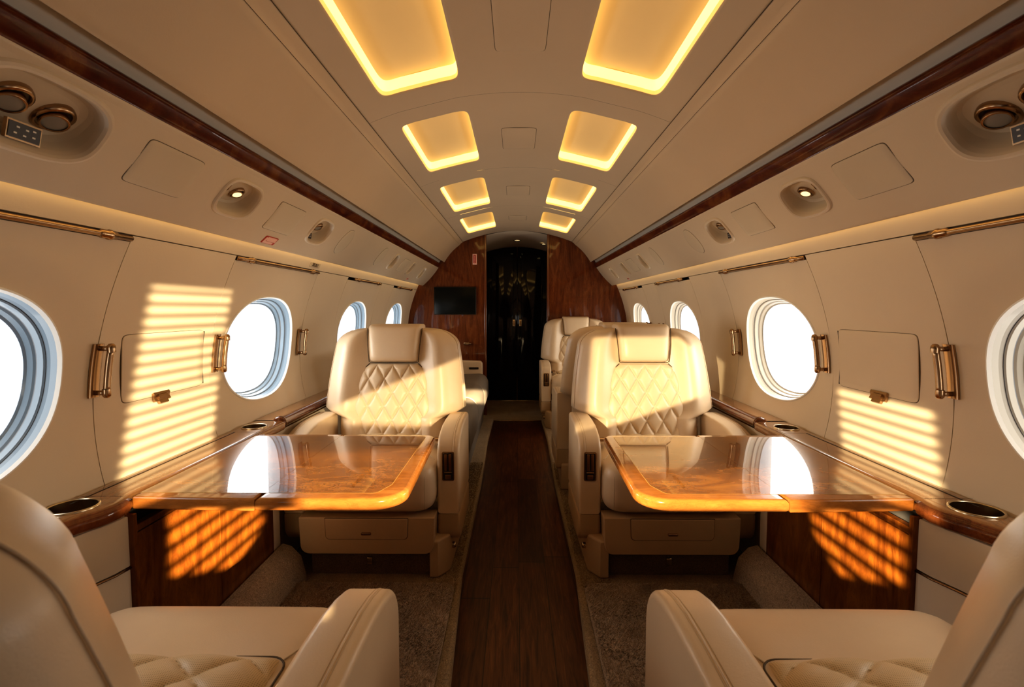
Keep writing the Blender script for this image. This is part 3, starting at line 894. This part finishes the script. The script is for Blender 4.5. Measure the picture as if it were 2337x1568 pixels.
# ------------------------------------------------------------------ tables
for s in (-1, 1):
    S = SIDE[s]
    r = thing('folding_table', 'glossy honey burl folding table on the %s, sun on its aisle leaf' % S, 'table', (s * .64, 1.58, .61))
    zt, zb = .640, .608
    inb = [(.6462, 1.243), (.285, 1.243), (.303, 1.90), (.6462, 1.90)]
    outb = [(.9565, 1.255), (.6478, 1.243), (.6478, 1.90), (.9565, 1.90)]
    for nm, pl, rad, ins in (('aisle_leaf', inb, [0, .085, .045, 0], 1), ('wall_leaf', outb, [.006, 0, 0, .006], 0)):
        poly = roundpoly(pl, rad, 8)
        g = G(); prism(g, 'burledge', [(s * x, y) for x, y in poly], 'Z', zb, zt, .012, 5)
        leaf = g.build(nm, r, sharp=35)
        # veneer field with a fine inlay line
        if ins: vp = [(.6466, 1.285), (.362, 1.285), (.338, 1.35), (.338, 1.872), (.6466, 1.872)]; vr = [0, .02, .02, .02, 0]
        else: vp = [(.9545, 1.285), (.6474, 1.285), (.6474, 1.872), (.9545, 1.872)]; vr = 0
        poly = roundpoly(vp, vr, 5)
        g = G(); g.add([(s * x, y, zt + .0005) for x, y in poly], [tuple(range(len(poly)))], 'burl')
        g.build('veneer', leaf, smooth=False)
        cxv = sum(x for x, y in poly) / len(poly); cyv = sum(y for x, y in poly) / len(poly)
        g = G(); g.add([(s * (x + math.copysign(.0016, x - cxv) * (abs(x - .647) > .004)), y + math.copysign(.0016, y - cyv), zt + .0003) for x, y in poly], [tuple(range(len(poly)))], 'inlay')
        g.build('inlay_line', leaf, smooth=False)
    g = G(); rbox(g, 'dark', min(s * .70, s * .955), max(s * .70, s * .955), 1.50, 1.62, .585, .6078, .003); g.build('slide_arm', r)

# ------------------------------------------------------------------ seats
def seat_proto(label, hand):
    """cabin seat at the origin: faces -Y, cushion front at y=0, aisle side at hand*X; parts carry their own materials"""
    R = thing('club_seat', label, 'seat', (0, 0, 0), 'cream leather club seats')
    def yc(z): return .445 + .21 * (z - .45)
    def hw(z):
        if z < .585: return .268
        if z < .625: q = (z - .585) / .04; return .268 + (.340 - .268) * (q * q * (3 - 2 * q)) ** .6
        q = (z - .625) / (1.012 - .625)
        return .343 - .035 * q * q - .02 * q
    ZTOP = 1.006
    def section(z, w, tau):
        """closed loop; front from -w to w, then back"""
        y0 = yc(z); pts = []
        nf = 44
        for i in range(nf + 1):
            a = -cos(pi * i / nf) if False else -1 + 2 * i / nf
            x = a * w; q = abs(a)
            wing = .060 * math.exp(-((q - .70) / .22) ** 2)
            edge = (1 - q ** 7) ** .5
            ym = y0 + .075
            pts.append((x, ym - (ym - (y0 - wing)) * edge * tau, z))
        nb = 30
        for i in range(1, nb):
            a = 1 - 2 * i / nb; q = abs(a)
            ym = y0 + .075
            pts.append((a * w, ym + .085 * (1 - q ** 4) ** .6 * tau, z))
        return pts
    secs = []
    for z in (.40, .46, .52, .57, .585, .592, .60, .61, .625, .66, .72, .78, .84, .88, .91): secs.append(section(z, hw(z), 1))
    # rounded top corners: superellipse outline
    zz0 = .91; w0 = hw(.91); H = ZTOP - zz0
    for k in range(1, 15):
        a = pi / 2 * k / 15
        z = zz0 + H * sin(a); w = w0 * (.28 + .72 * cos(a) ** .75) if k < 15 else 0
        secs.append(section(z, w0 * (.40 + .60 * cos(a) ** .80), max(.25, cos(a) ** .35)))
    g = G(); loft(g, 'leather', secs); g.build('backrest', R, sharp=70)
    # stitched seam following the rim of the shell
    for sg in (-1, 1):
        g = G(); pts = []
        for z in [.625 + .368 * k / 90 for k in range(91)]:
            if z <= .91: w = hw(z); tau = 1
            else:
                sa = min(1, (z - zz0) / H); ca = sqrt(max(0, 1 - sa * sa)); w = w0 * (.40 + .60 * ca ** .80); tau = max(.25, ca ** .35)
            q = .972; y0 = yc(z); ym = y0 + .075; wing = .060 * math.exp(-((q - .70) / .22) ** 2)
            pts.append((sg * q * w, ym - (ym - (y0 - wing)) * (1 - q ** 7) ** .5 * tau, z))
        tube(g, 'leather', pts, .0014, 8)
        g.build('stitching', R)
    # headrest: a soft pillow set in the top of the back
    secs = []
    for k in range(21):
        f = k / 20; z = .846 + (1.024 - .846) * f
        e = min(1, (1 - abs(2 * f - 1) ** 9)) ** .5
        hx = (.115 + .014 * f) * (.955 + .045 * e); yf = yc(z) - .050 - .012 * sin(pi * f) ; yb = yc(z) + .155
        ym = yc(z) + .05
        loop = []
        for i in range(40):
            an = 2 * pi * (i + .5) / 40
            loop.append((hx * sgnpow(cos(an), 2 / 7), ym + ((ym - yf) if sin(an) < 0 else (yb - ym)) * sgnpow(sin(an), 2 / 5) * (.72 + .28 * e), z))
        secs.append(loop)
    g = G(); loft(g, 'leather', secs); g.build('headrest', R, sharp=80)
    # groove beside the headrest
    g = G()
    for sg in (-1, 1):
        tube(g, 'seam', [(sg * (.118 + .0145 * f), yc(.846 + .16 * f) - .018 - .012 * sin(pi * min(1, f)), .846 + .16 * f) for f in [k / 8 for k in range(9)]], .0022, 6)
    tube(g, 'seam', [(-.115 + .23 * k / 8, yc(.845) - .014, .8435) for k in range(9)], .0022, 6)
    g.build('headrest_seam', R)
    # quilted centre panel
    def qh(z):
        q = (z - .44) / (.838 - .44)
        base = .222 - .024 * q - .071 * q ** 3
        if z > .80: base *= 1 - .10 * ((z - .80) / .038) ** 2
        return base
    def qp(u, v):
        z = .43 + (.838 - .43) * v; a = 2 * u - 1; x = a * qh(z)
        p = x / .077 + .5; q = z / .128
        A = abs(sin(pi * (p + q))); B = abs(sin(pi * (p - q)))
        puff = (1 - (1 - min(A, B)) ** 3.2) * .8 + .2 * (A * B)
        ed = (1 - abs(a) ** 8) ** .5 * min(1, ((1 - v) / .05)) ** .5
        return (x, yc(z) - .004 - .014 * ed - .013 * puff * ed - .012 * (1 - a * a), z)
    g = G(); grid(g, 'quilt', qp, 130, 150); o = g.build('quilted_panel', R, fix=False)
    g = G()
    for sg in (-1, 1):
        pts = [(sg * (qh(.43 + .408 * k / 24) + .003), yc(.43 + .408 * k / 24) - .010, .43 + .408 * k / 24) for k in range(25)]
        tube(g, 'seam', pts, .0022, 6)
    g.build('panel_seam', R)
    # seat cushion
    g = G()
    def cush(z0, z1, x1, y0, y1, r, m, crown):
        bm = bmesh.new(); bmesh.ops.create_cube(bm, size=1)
        for v in bm.verts: v.co = Vector((v.co.x * 2 * x1, (y0 + y1) / 2 + v.co.y * (y1 - y0), (z0 + z1) / 2 + v.co.z * (z1 - z0)))
        bmesh.ops.subdivide_edges(bm, edges=bm.edges[:], cuts=9, use_grid_fill=True)
        cx, cy, cz = 0, (y0 + y1) / 2, (z0 + z1) / 2; hx, hy, hz = x1, (y1 - y0) / 2, (z1 - z0) / 2
        for v in bm.verts:
            p = [(v.co.x - cx), (v.co.y - cy), (v.co.z - cz)]; h = [hx, hy, hz]
            c = [max(-(h[i] - r), min(h[i] - r, p[i])) for i in range(3)]
            d = Vector((p[0] - c[0], p[1] - c[1], p[2] - c[2]))
            # stretch so that outer shell stays on the rounded box
            if d.length > 1e-6:
                k = max(abs(d.x), abs(d.y), abs(d.z)); d = d.normalized() * k if k > 0 else d
            q = Vector(c) + d
            if q.z > 0: q.z += crown * max(0, 1 - (q.x / hx) ** 2) * max(0, 1 - (q.y / hy) ** 2)
            v.co = q + Vector((cx, cy, cz))
        from_bm(g, bm, m)
    cush(.285, .500, .268, .0, .52, (.068), 'leather', .004)
    cu_ = g.build('seat_cushion', R, sharp=80)
    sd = cu_.modifiers.new('sub', 'SUBSURF'); sd.levels = 1; sd.render_levels = 1
    g = G()
    def ci(u, v):
        a, b = 2 * u - 1, 2 * v - 1
        x = a * .195 * (1 - .04 * b * b); y = .214 + (.47 - .214) * v
        p = x / .13; q = y / .11
        puff = (abs(sin(pi * (p + q) / 1.0)) * abs(sin(pi * (p - q) / 1.0))) ** .4
        ed = max(0, 1 - abs(a) ** 10) ** .5 * max(0, 1 - abs(b) ** 10) ** .5
        return (x, y, .496 + .009 * ed + .013 * puff * ed + .004 * (1 - a * a))
    grid(g, 'leather2', ci, 80, 80); g.build('cushion_inset', R, fix=False)
    g = G()
    loop = roundpoly([(-.199, .210), (.199, .210), (.199, .47), (-.199, .47)], .03, 6)
    tube(g, 'seam', [(x, y, .499 + .004 * (1 - (x / .268) ** 2)) for x, y in loop] + [(loop[0][0], loop[0][1], .501)], .0020, 6)
    g.build('cushion_seam', R)
    for sg in (-1, 1):
        g = G(); tube(g, 'stitch', [(sg * (.192 + .066 * f), .216 - .13 * f, .5015 - .008 * f * f) for f in [k / 8 for k in range(9)]], .0016, 6); g.build('corner_seam', R)
        g = G(); tube(g, 'stitch', [(sg * .232, -.0005 - .0025 * sin(pi * f), .32 + .13 * f) for f in [k / 8 for k in range(9)]], .0013, 6); g.build('side_seam', R)
    # front apron with drawer
    g = G(); ap = roundpoly([(-.268, .282), (-.262, .135), (.262, .135), (.268, .282)], [.004, .035, .035, .004], 6)
    prism(g, 'leathershade', ap, 'Y', .010, .10, .012, 4); g.build('front_apron', R, sharp=50)
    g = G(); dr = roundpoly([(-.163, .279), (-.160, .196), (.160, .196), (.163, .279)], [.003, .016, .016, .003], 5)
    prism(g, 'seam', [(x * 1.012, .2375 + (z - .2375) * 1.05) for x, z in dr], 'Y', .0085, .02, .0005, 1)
    prism(g, 'leathershade', dr, 'Y', .004, .02, .004, 3); dw = g.build('drawer', R, sharp=50)
    g = G(); hd = roundpoly([(-.020, .226), (-.020, .215), (.020, .215), (.020, .226)], .005, 4)
    prism(g, 'brass', hd, 'Y', -.002, .006, .002, 2); g.build('drawer_pull', dw, sharp=40)
    # base
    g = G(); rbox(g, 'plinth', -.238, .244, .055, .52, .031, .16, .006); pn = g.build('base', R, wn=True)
    g = G(); rbox(g, 'steel', -.011, .011, .044, .056, .075, .105, .003); g.build('base_latch', pn)
    g = G()
    for hs in (hand,):
        pl = [(hs * .246, .022), (hs * .278, .022), (hs * .320, .085), (hs * .330, .52), (hs * .246, .52)]
        bm_g = G(); prism(bm_g, 'leathershade', pl, 'Z', .031, .185, .01, 3)
        bm_g.build('foot_fairing', R, sharp=50)
        g = G(); lathe(g, 'steel', [(.0001, .012), (.010, .012), (.013, .006), (.013, -.004)], (hs * .325, .14, .115), (hs, 0, 0), 18); g.build('adjuster_knob', R)
    # armrests
    for hs in (hand, -hand):
        x0, x1 = sorted((hs * .268, hs * .360))
        prof = [(.080, .272), (.080, .500)] + [(.080 + .085 * (1 - cos(a)) , .50 + .088 * sin(a)) for a in [pi / 2 * k / 8 for k in range(1, 8)]] + [(.19, .597), (.25, .606), (.34, .609), (.50, .606), (.50, .272)]
        g = G(); prism(g, 'leather', prof, 'X', x0, x1, .014, 5); arm = g.build('armrest', R, sharp=50)
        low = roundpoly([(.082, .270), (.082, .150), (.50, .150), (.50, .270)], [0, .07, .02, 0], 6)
        g = G(); prism(g, 'leathershade', low, 'X', x0, x1, .014, 4); g.build('armrest_base', R, sharp=50)
        g = G()
        top = [p for p in prof if p[1] > .49 and p[0] < .5]
        for off in ((.0215, .0007, 'stitch'), (.0265, .0016, 'leather'), (.0315, .0007, 'stitch')):
            tube(g, off[2], [(hs * (.360 - off[0]), p[0] + .0001, p[1] - .0001) for p in top] + [(hs * (.360 - off[0]), .495, .6060)], off[1], 6)
        g.build('armrest_stitching', arm)
    hs = hand; cx = hs * .314
    g = G()
    fr = roundpoly([(cx - .025, .408), (cx + .025, .408), (cx + .025, .526), (cx - .025, .526)], .007, 4)
    prism(g, 'brass', fr, 'Y', .0755, .085, .0018, 2); ct = g.build('seat_control', R, sharp=40)
    g = G(); fr = roundpoly([(cx - .020, .413), (cx + .020, .413), (cx + .020, .521), (cx - .020, .521)], .004, 4)
    prism(g, 'dark', fr, 'Y', .0745, .08, 0); g.build('control_recess', ct, smooth=False)
    g = G()
    for k in (-1, 1): rbox(g, 'brassdark', cx + k * .0085 - .0055, cx + k * .0085 + .0055, .0715, .078, .450, .518, .002)
    g.build('control_lever', ct)
    g = G(); rbox(g, 'brass', cx - .015, cx + .015, .0715, .078, .440, .446, .002); rbox(g, 'brassdark', cx - .012, cx + .012, .072, .078, .415, .434, .004); g.build('control_latch', ct)
    # lap belt buckle at the aisle side of the cushion
    g = G(); rbox(g, 'brass', hs * .235 - .018, hs * .235 + .018, .30, .34, .512, .524, .004)
    rbox(g, 'dark', hs * .255 - .012, hs * .255 + .012, .26, .40, .505, .511, .001); g.build('belt_buckle', R)
    return R

def copy_tree(o, parent=None):
    c = o.copy(); COL.objects.link(c)
    if parent is not None: c.parent = parent
    for ch in [q for q in list(o.children)]: copy_tree(ch, c)
    return c

# a seat that faces the camera has its aisle arm at +X when it stands on the left
protoL = seat_proto('cream quilted seat facing the camera behind the left table', 1)
protoR = seat_proto('cream quilted seat facing the camera behind the right table, in full sun', -1)
bpy.context.view_layer.update()
def put(o, x, y, rz=0): o.location = (x, y, 0); o.rotation_euler = (0, 0, rz)
nearL = copy_tree(protoR); nearL['label'] = 'leftmost foreground seat seen from behind, its aisle armrest toward the camera'
nearR = copy_tree(protoL); nearR['label'] = 'rightmost foreground seat seen from behind, its aisle armrest toward the camera'
seatB = copy_tree(protoL); seatB['label'] = 'seat turned away, back to back with the sunlit right table seat'
seatC = copy_tree(protoR); seatC['label'] = 'farthest seat facing the camera, beside the door at the right bulkhead'
put(protoL, -.600, 2.0); put(protoR, .600, 2.0)
put(nearL, -.600, 1.075, pi); put(nearR, .600, 1.075, pi)
def recline(seat, deg, shift):
    piv = Vector((0, .45, .47))
    m = Matrix.Translation(piv + Vector((0, shift, 0))) @ Matrix.Rotation(math.radians(-deg), 4, 'X') @ Matrix.Translation(-piv)
    for c in seat.children:
        if c.name.split('.')[0] in ('backrest', 'stitching', 'headrest', 'headrest_seam', 'quilted_panel', 'panel_seam'): c.matrix_local = m
recline(nearL, 3, .147); recline(nearR, 3, .147)
put(seatB, .585, 3.57, pi); put(seatC, .572, 4.60)

# ------------------------------------------------------------------ grey sofa at the left rear
r = thing('side_facing_sofa', 'grey fabric side-facing sofa behind the left table seat', 'sofa', (-.62, 4.0, 0))
def sofa_prof(y0, y1, pts, m, name, rr, par):
    g = G(); prism(g, m, pts, 'Y', y0, y1, rr, 4); return g.build(name, par, sharp=60)
front = [(-.275 - .09 * (1 - cos(a)), .40 + .09 * sin(a)) for a in [pi / 2 * k / 8 for k in range(9)]]
seatp = [(-.30, .22), (-.272, .30)] + front + [(-.80, .47), (-.80, .22)]
for k in range(3):
    a = 2.93 + k * .68
    o = sofa_prof(a + .004, a + .676, seatp, 'grey', 'seat_cushion', .02, r)
    sofa_prof(a + .006, a + .674, roundpoly([(-.66, .47), (-.76, .84), (-.90, .86), (-.93, .47)], [.03, .06, .06, .02], 5), 'greyback', 'back_cushion', .03, r)
sofa_prof(2.93, 4.97, [(-.33, .031), (-.31, .22), (-.93, .22), (-.93, .031)], 'grey', 'base', .008, r)
arm = sofa_prof(4.985, 5.075, roundpoly([(-.335, .04), (-.335, .60), (-.93, .62), (-.93, .04)], [.01, .035, .03, .01], 5), 'leather', 'armrest', .015, r)
g = G(); rbox(g, 'dark', -.46, -.37, 4.978, 4.99, .525, .545, .003); g.build('arm_slot', arm)
g = G(); rbox(g, 'brass', -.545, -.490, 5.33, 5.378, .735, .760, .004); lathe(g, 'brass', [(.0001, -.02), (.008, -.02), (.008, .03), (.0001, .03)], (-.50, 5.345, .745), (1, 0, 0), 12)
tag(g.build('wall_latch', loc=(-.52, 5.36, .74)), 'small bright brass latch on the left bulkhead below the screen', 'latch')

# ------------------------------------------------------------------ bulkheads, vestibule, far door
def cabin_outline():
    pts = []
    for z in [.0, .2, .4, .55]: pts.append((1.02, z))
    for k in range(13): z = .58 + (1.40 - .58) * k / 12; pts.append((Xw(z) + .02, z))
    pts += [(.93, 1.55), (.83, 1.66), (.70, 1.74), (.60, 1.80)]
    for k in range(9): x = .55 * (1 - k / 8); pts.append((x, Zc(x) + .03))
    return pts
OUT = cabin_outline()
for s in (-1, 1):
    xj = .325 if s < 0 else .312
    pl = [(xj, 0)] + [p for p in OUT if p[0] > xj] + [(xj, Zc(xj) + .03)]
    g = G(); prism(g, 'bulk', [(s * x, z) for x, z in pl], 'Y', YB, YB + .03, 0)
    tag(g.build('wall_bulkhead_' + SIDE[s], smooth=False), kind='structure')
    tn = 30 + (s + 1) // 2
    g = G(); rbox(g, 'jamb', min(s * (xj - .012), s * (xj + .012)), max(s * (xj - .012), s * (xj + .012)), YB - .012, YB + .045, 0, Zc(xj) + .005, .006)
    tag(g.build('trim_%d' % tn, wn=True), 'red brown jamb post on the %s edge of the passage' % SIDE[s], None, None, 'structure')
    g = G(); grid(g, 'bulk', lambda u, v: (s * (.36 + .02 * u), YB + .03 + .80 * u, 1.9 * v), 2, 2)
    tag(g.build('wall_vestibule_' + SIDE[s], smooth=False), kind='structure')
    tn = 32 + (s + 1) // 2
    # panel joints on the bulkhead
g = G(); grid(g, 'wall', lambda u, v: (-.40 + .8 * u, YB + .002 + (6.25 - YB) * v, 1.888 - .064 * v - .44 * (-.40 + .8 * u) ** 2), 16, 4)
tag(g.build('ceiling_vestibule'), kind='structure')
g = G(); rbox(g, 'jamb', -1.0, 1.0, 6.26, 6.3, -.02, 2.0, 0); tag(g.build('wall_far'), kind='structure')
g = G(); rbox(g, 'dado', -1.2, 1.2, Y0 - .03, Y0, -.02, 2.05, 0); tag(g.build('wall_back'), kind='structure')

def zdoor(x): return 1.822 - .46 * x * x
rdoor = bpy.data.objects.new('door_1', None); COL.objects.link(rdoor); rdoor.location = (0, 6.2, 0); ORG['door_1'] = Vector((0, 6.2, 0))
tag(rdoor, 'tall near-black glossy arched double door at the end of the aisle', None, None, 'structure')
for s in (-1, 1):
    pl = [(.003, .015), (.365, .015)] + [(.365 - .362 * k / 10, zdoor(.365 - .362 * k / 10)) for k in range(11)]
    g = G(); prism(g, 'door', [(s * x, z) for x, z in pl], 'Y', 6.20, 6.24, .004, 2); lf = g.build('door_leaf', rdoor, sharp=40)
    g = G(); pl = [(.045, .10), (.300, .10)] + [(.300 - .255 * k / 8, zdoor(.300 - .255 * k / 8) - .07) for k in range(9)]
    prism(g, 'door', [(s * x, z) for x, z in pl], 'Y', 6.188, 6.205, .006, 3); g.build('raised_panel', lf, sharp=40)
    g = G(); rbox(g, 'steel', s * .038 - .018, s * .038 + .018, 6.178, 6.19, .895, .975, .004); pu = g.build('door_pull', lf)
    g = G(); rbox(g, 'brassdark', s * .038 - .009, s * .038 + .009, 6.174, 6.18, .912, .958, .003); g.build('pull_recess', pu)
g = G(); rbox(g, 'steel', -.365, .365, 6.185, 6.205, .002, .014, .002); g.build('door_sill', rdoor)
for x, lab in ((-.0, 'small oval downlight in the middle of the passage ceiling'), (.30, 'small oval downlight at the right side of the passage ceiling')):
    r = thing('downlight', lab, 'downlight', (x, 5.85, 1.88))
    zc = 1.888 - .064 * .54 - .44 * x * x
    g = G(); lathe(g, 'steel', [(.045, .004), (.045, -.004), (.036, -.006), (.034, -.002)], (x, 5.85, zc), (0, 0, 1), 24); g.build('bezel', r)
    g = G(); lathe(g, 'lenslit', [(.034, -.002), (.0001, -.003)], (x, 5.85, zc), (0, 0, 1), 24); g.build('lens', r)

# screen and placard on the left bulkhead
r = thing('wall_screen', 'black flat screen mounted on the left wood bulkhead', 'screen', (-.633, YB, 1.18))
g = G(); rbox(g, 'dark', -.848, -.419, YB - .022, YB, 1.041, 1.323, .004); g.build('bezel', r, wn=True)
g = G(); rbox(g, 'screen', -.843, -.424, YB - .0235, YB - .02, 1.046, 1.318, .0015); g.build('glass', r)
r = thing('exit_placard', 'small upright red and white placard high on the left bulkhead', 'placard', (-.433, YB, 1.60))
g = G(); rbox(g, 'pink', -.455, -.411, YB - .004, YB, 1.548, 1.656, .001); g.build('plate', r)
g = G(); rbox(g, 'red', -.446, -.420, YB - .0055, YB - .003, 1.562, 1.644, .001)
for k in range(6): rbox(g, 'pink', -.439, -.427, YB - .0065, YB - .005, 1.570 + k * .012, 1.575 + k * .012, 0)
g.build('lettering', r)

# ------------------------------------------------------------------ light
gobo_col = (1.0, .78, .46)
def gobo(name, loc, side, energy, build):
    l = bpy.data.lights.new(name, 'POINT'); l.energy = energy; l.color = (1, 1, 1); l.shadow_soft_size = .012
    o = bpy.data.objects.new(name, l); COL.objects.link(o); o.location = loc
    l.use_nodes = True; nt = l.node_tree
    em = [n for n in nt.nodes if n.type == 'EMISSION'][0]
    tc = nt.nodes.new('ShaderNodeTexCoord'); sp = nt.nodes.new('ShaderNodeSeparateXYZ')
    nt.links.new(tc.outputs['Normal'], sp.inputs[0])
    X, Y, Z = (E(nt, sp.outputs[i]) for i in range(3))
    if side < 0: X = -X                      # X now counts toward the lit wall
    u = X / Y.max(.02); v = -Z / Y.max(.02); sl = -Z / X.max(.02); p = Y / X.max(.02)
    mask = build(u, v, sl, p) * Y.gt(.05, .03)
    nt.links.new(mask.s, em.inputs['Strength'])
    em.inputs['Color'].default_value = (*gobo_col, 1)
    return o
LX, LY, LZ = .95, -.90, 1.325

def stripes(sl, pitch, duty, soft, ph=0.0):
    f = ((sl / pitch + ph).frac() - .5).abs()
    return f.lt(duty / 2, soft)

def left_mask(u, v, sl, p):
    # lamp mask shaping blind-like stripes on the left wall
    a0 = -(sl - .075) * .30 + 1.205
    wall = stripes(sl, .0172, .56, .12) * sl.gt(.078, .003) * sl.lt(.375, .006) * (p - a0).gt(0.0, .012) * (p - a0).lt(.212, .012)
    # stripes on the wood panel
    pan = stripes(sl, .027, .60, .12) * sl.gt(.385, .004) * sl.lt(.585, .006) * p.gt(1.20, .012) * (p - (sl - .385) * .35).lt(1.42, .015) * v.gt(.334, .003) * v.lt(.416, .004) * (p + (v - .34) * 2.2).lt(1.53, .008)
    # lamp mask shaping broad sun-like patches on the table leaf and the seat
    band = sl.gt(.375, .008)
    tab = band * sl.lt(.60, .01) * p.gt(1.44, .03) * (p - (sl - .44) * 4.0).lt(1.66, .05) * v.lt(.331, .003)
    seat = band * sl.lt((p - 2.0) * .085 + .525, .008) * (p - (sl - .40) * 4.0).gt(1.76, .05) * p.lt(3.1, .02)
    sofa = (v - .183).abs().lt(.0105, .003) * u.gt(.22, .01) * u.lt(.35, .006)
    return wall * .95 + pan * 3.4 + tab * .9 + seat * .35 + sofa * 8.0

def right_mask(u, v, sl, p):
    a0 = -(sl - .24) * .25 + 1.125
    wall = stripes(sl, .0172, .52, .12) * sl.gt(.238, .003) * sl.lt(.375, .006) * (p - a0).gt(0.0, .012) * (p - a0).lt(.20, .012)
    pan = stripes(sl, .027, .55, .12) * sl.gt(.385, .004) * sl.lt(.62, .006) * p.gt(1.145, .012) * (p + (sl - .385) * .2).lt(1.37, .015) * v.gt(.334, .003) * v.lt(.418, .004) * (p + (v - .34) * 1.5).lt(1.39, .008)
    x = u * 3.35 - .95; z = -(v * 3.35) + 1.325
    seat = z.lt(.972, .008) * x.gt(.325, .02) * z.gt((x - .37) * .34 + .525, .008) * (x + (z - .86).max(0.0) * 1.5).lt(.897, .012) * p.gt(1.6, .02)
    tab = v.gt(.287, .012) * u.gt(.50, .02) * u.lt(.76, .03) * sl.gt(.385, .01) * v.lt(.331, .003)
    return wall * .9 + pan * 2.4 + tab * .95 + seat * .42

gobo('right_gobo_lamp', (LX, LY, LZ), -1, 2300, left_mask)  # added lamp inside the cabin; its mask shapes the left stripes and patches
gobo('left_gobo_lamp', (-LX, LY, LZ), 1, 2300, right_mask)  # second added cabin lamp, masked to shape the right-hand stripes and patches

def area(name, loc, rot, sx, sy, energy, col):
    l = bpy.data.lights.new(name, 'AREA'); l.shape = 'RECTANGLE'; l.size = sx; l.size_y = sy; l.energy = energy; l.color = col
    o = bpy.data.objects.new(name, l); COL.objects.link(o); o.location = loc; o.rotation_euler = rot
    return o
# soft daylight entering at each window
for s in (-1, 1):
    for wy in WY:
        area('window_daylight', (s * (Xw(HZ) + .12), wy, HZ), (0, s * pi / 2, 0), .36, .52, 2.2 if wy < 1 else 5.0, (1.0, .95, .87) if s < 0 else (1.0, .90, .74))

w = bpy.data.worlds.new('World'); scene.world = w; w.use_nodes = True
nt = w.node_tree; bg = nt.nodes['Background']
tc = nt.nodes.new('ShaderNodeTexCoord'); sp = nt.nodes.new('ShaderNodeSeparateXYZ'); nt.links.new(tc.outputs['Generated'], sp.inputs[0])
side = E(nt, sp.outputs[0]).gt(0.0, .3)
zg = E(nt, sp.outputs[2])
cl = mixc(nt, zg.gt(.0, .05).s, (.86, .93, 1.0), (.93, .97, 1.0))
cr = mixc(nt, zg.gt(.0, .05).s, (.95, .96, 1.0), (1.0, .97, .93))
nt.links.new(mixc(nt, side.s, cl, cr), bg.inputs['Color'])
bg.inputs['Strength'].default_value = 1.7

# ------------------------------------------------------------------ camera
F, W, H = 1200.0, 2337.0, 1568.0
cam = bpy.data.cameras.new('camera'); co = bpy.data.objects.new('camera', cam); COL.objects.link(co)
cam.sensor_width = 36; cam.lens = F / W * 36; cam.clip_start = .01; cam.clip_end = 100
co.location = (-.012, 0, 1.10)
pit, yaw = atan(79 / F), atan(9.5 / F)
co.rotation_euler = (pi / 2 - pit, 0, yaw)
cam.dof.use_dof = True; cam.dof.focus_distance = 2.3; cam.dof.aperture_fstop = 9
scene.camera = co
scene.view_settings.view_transform = 'Standard'
scene.view_settings.look = 'Medium High Contrast'
scene.view_settings.exposure = -0.36
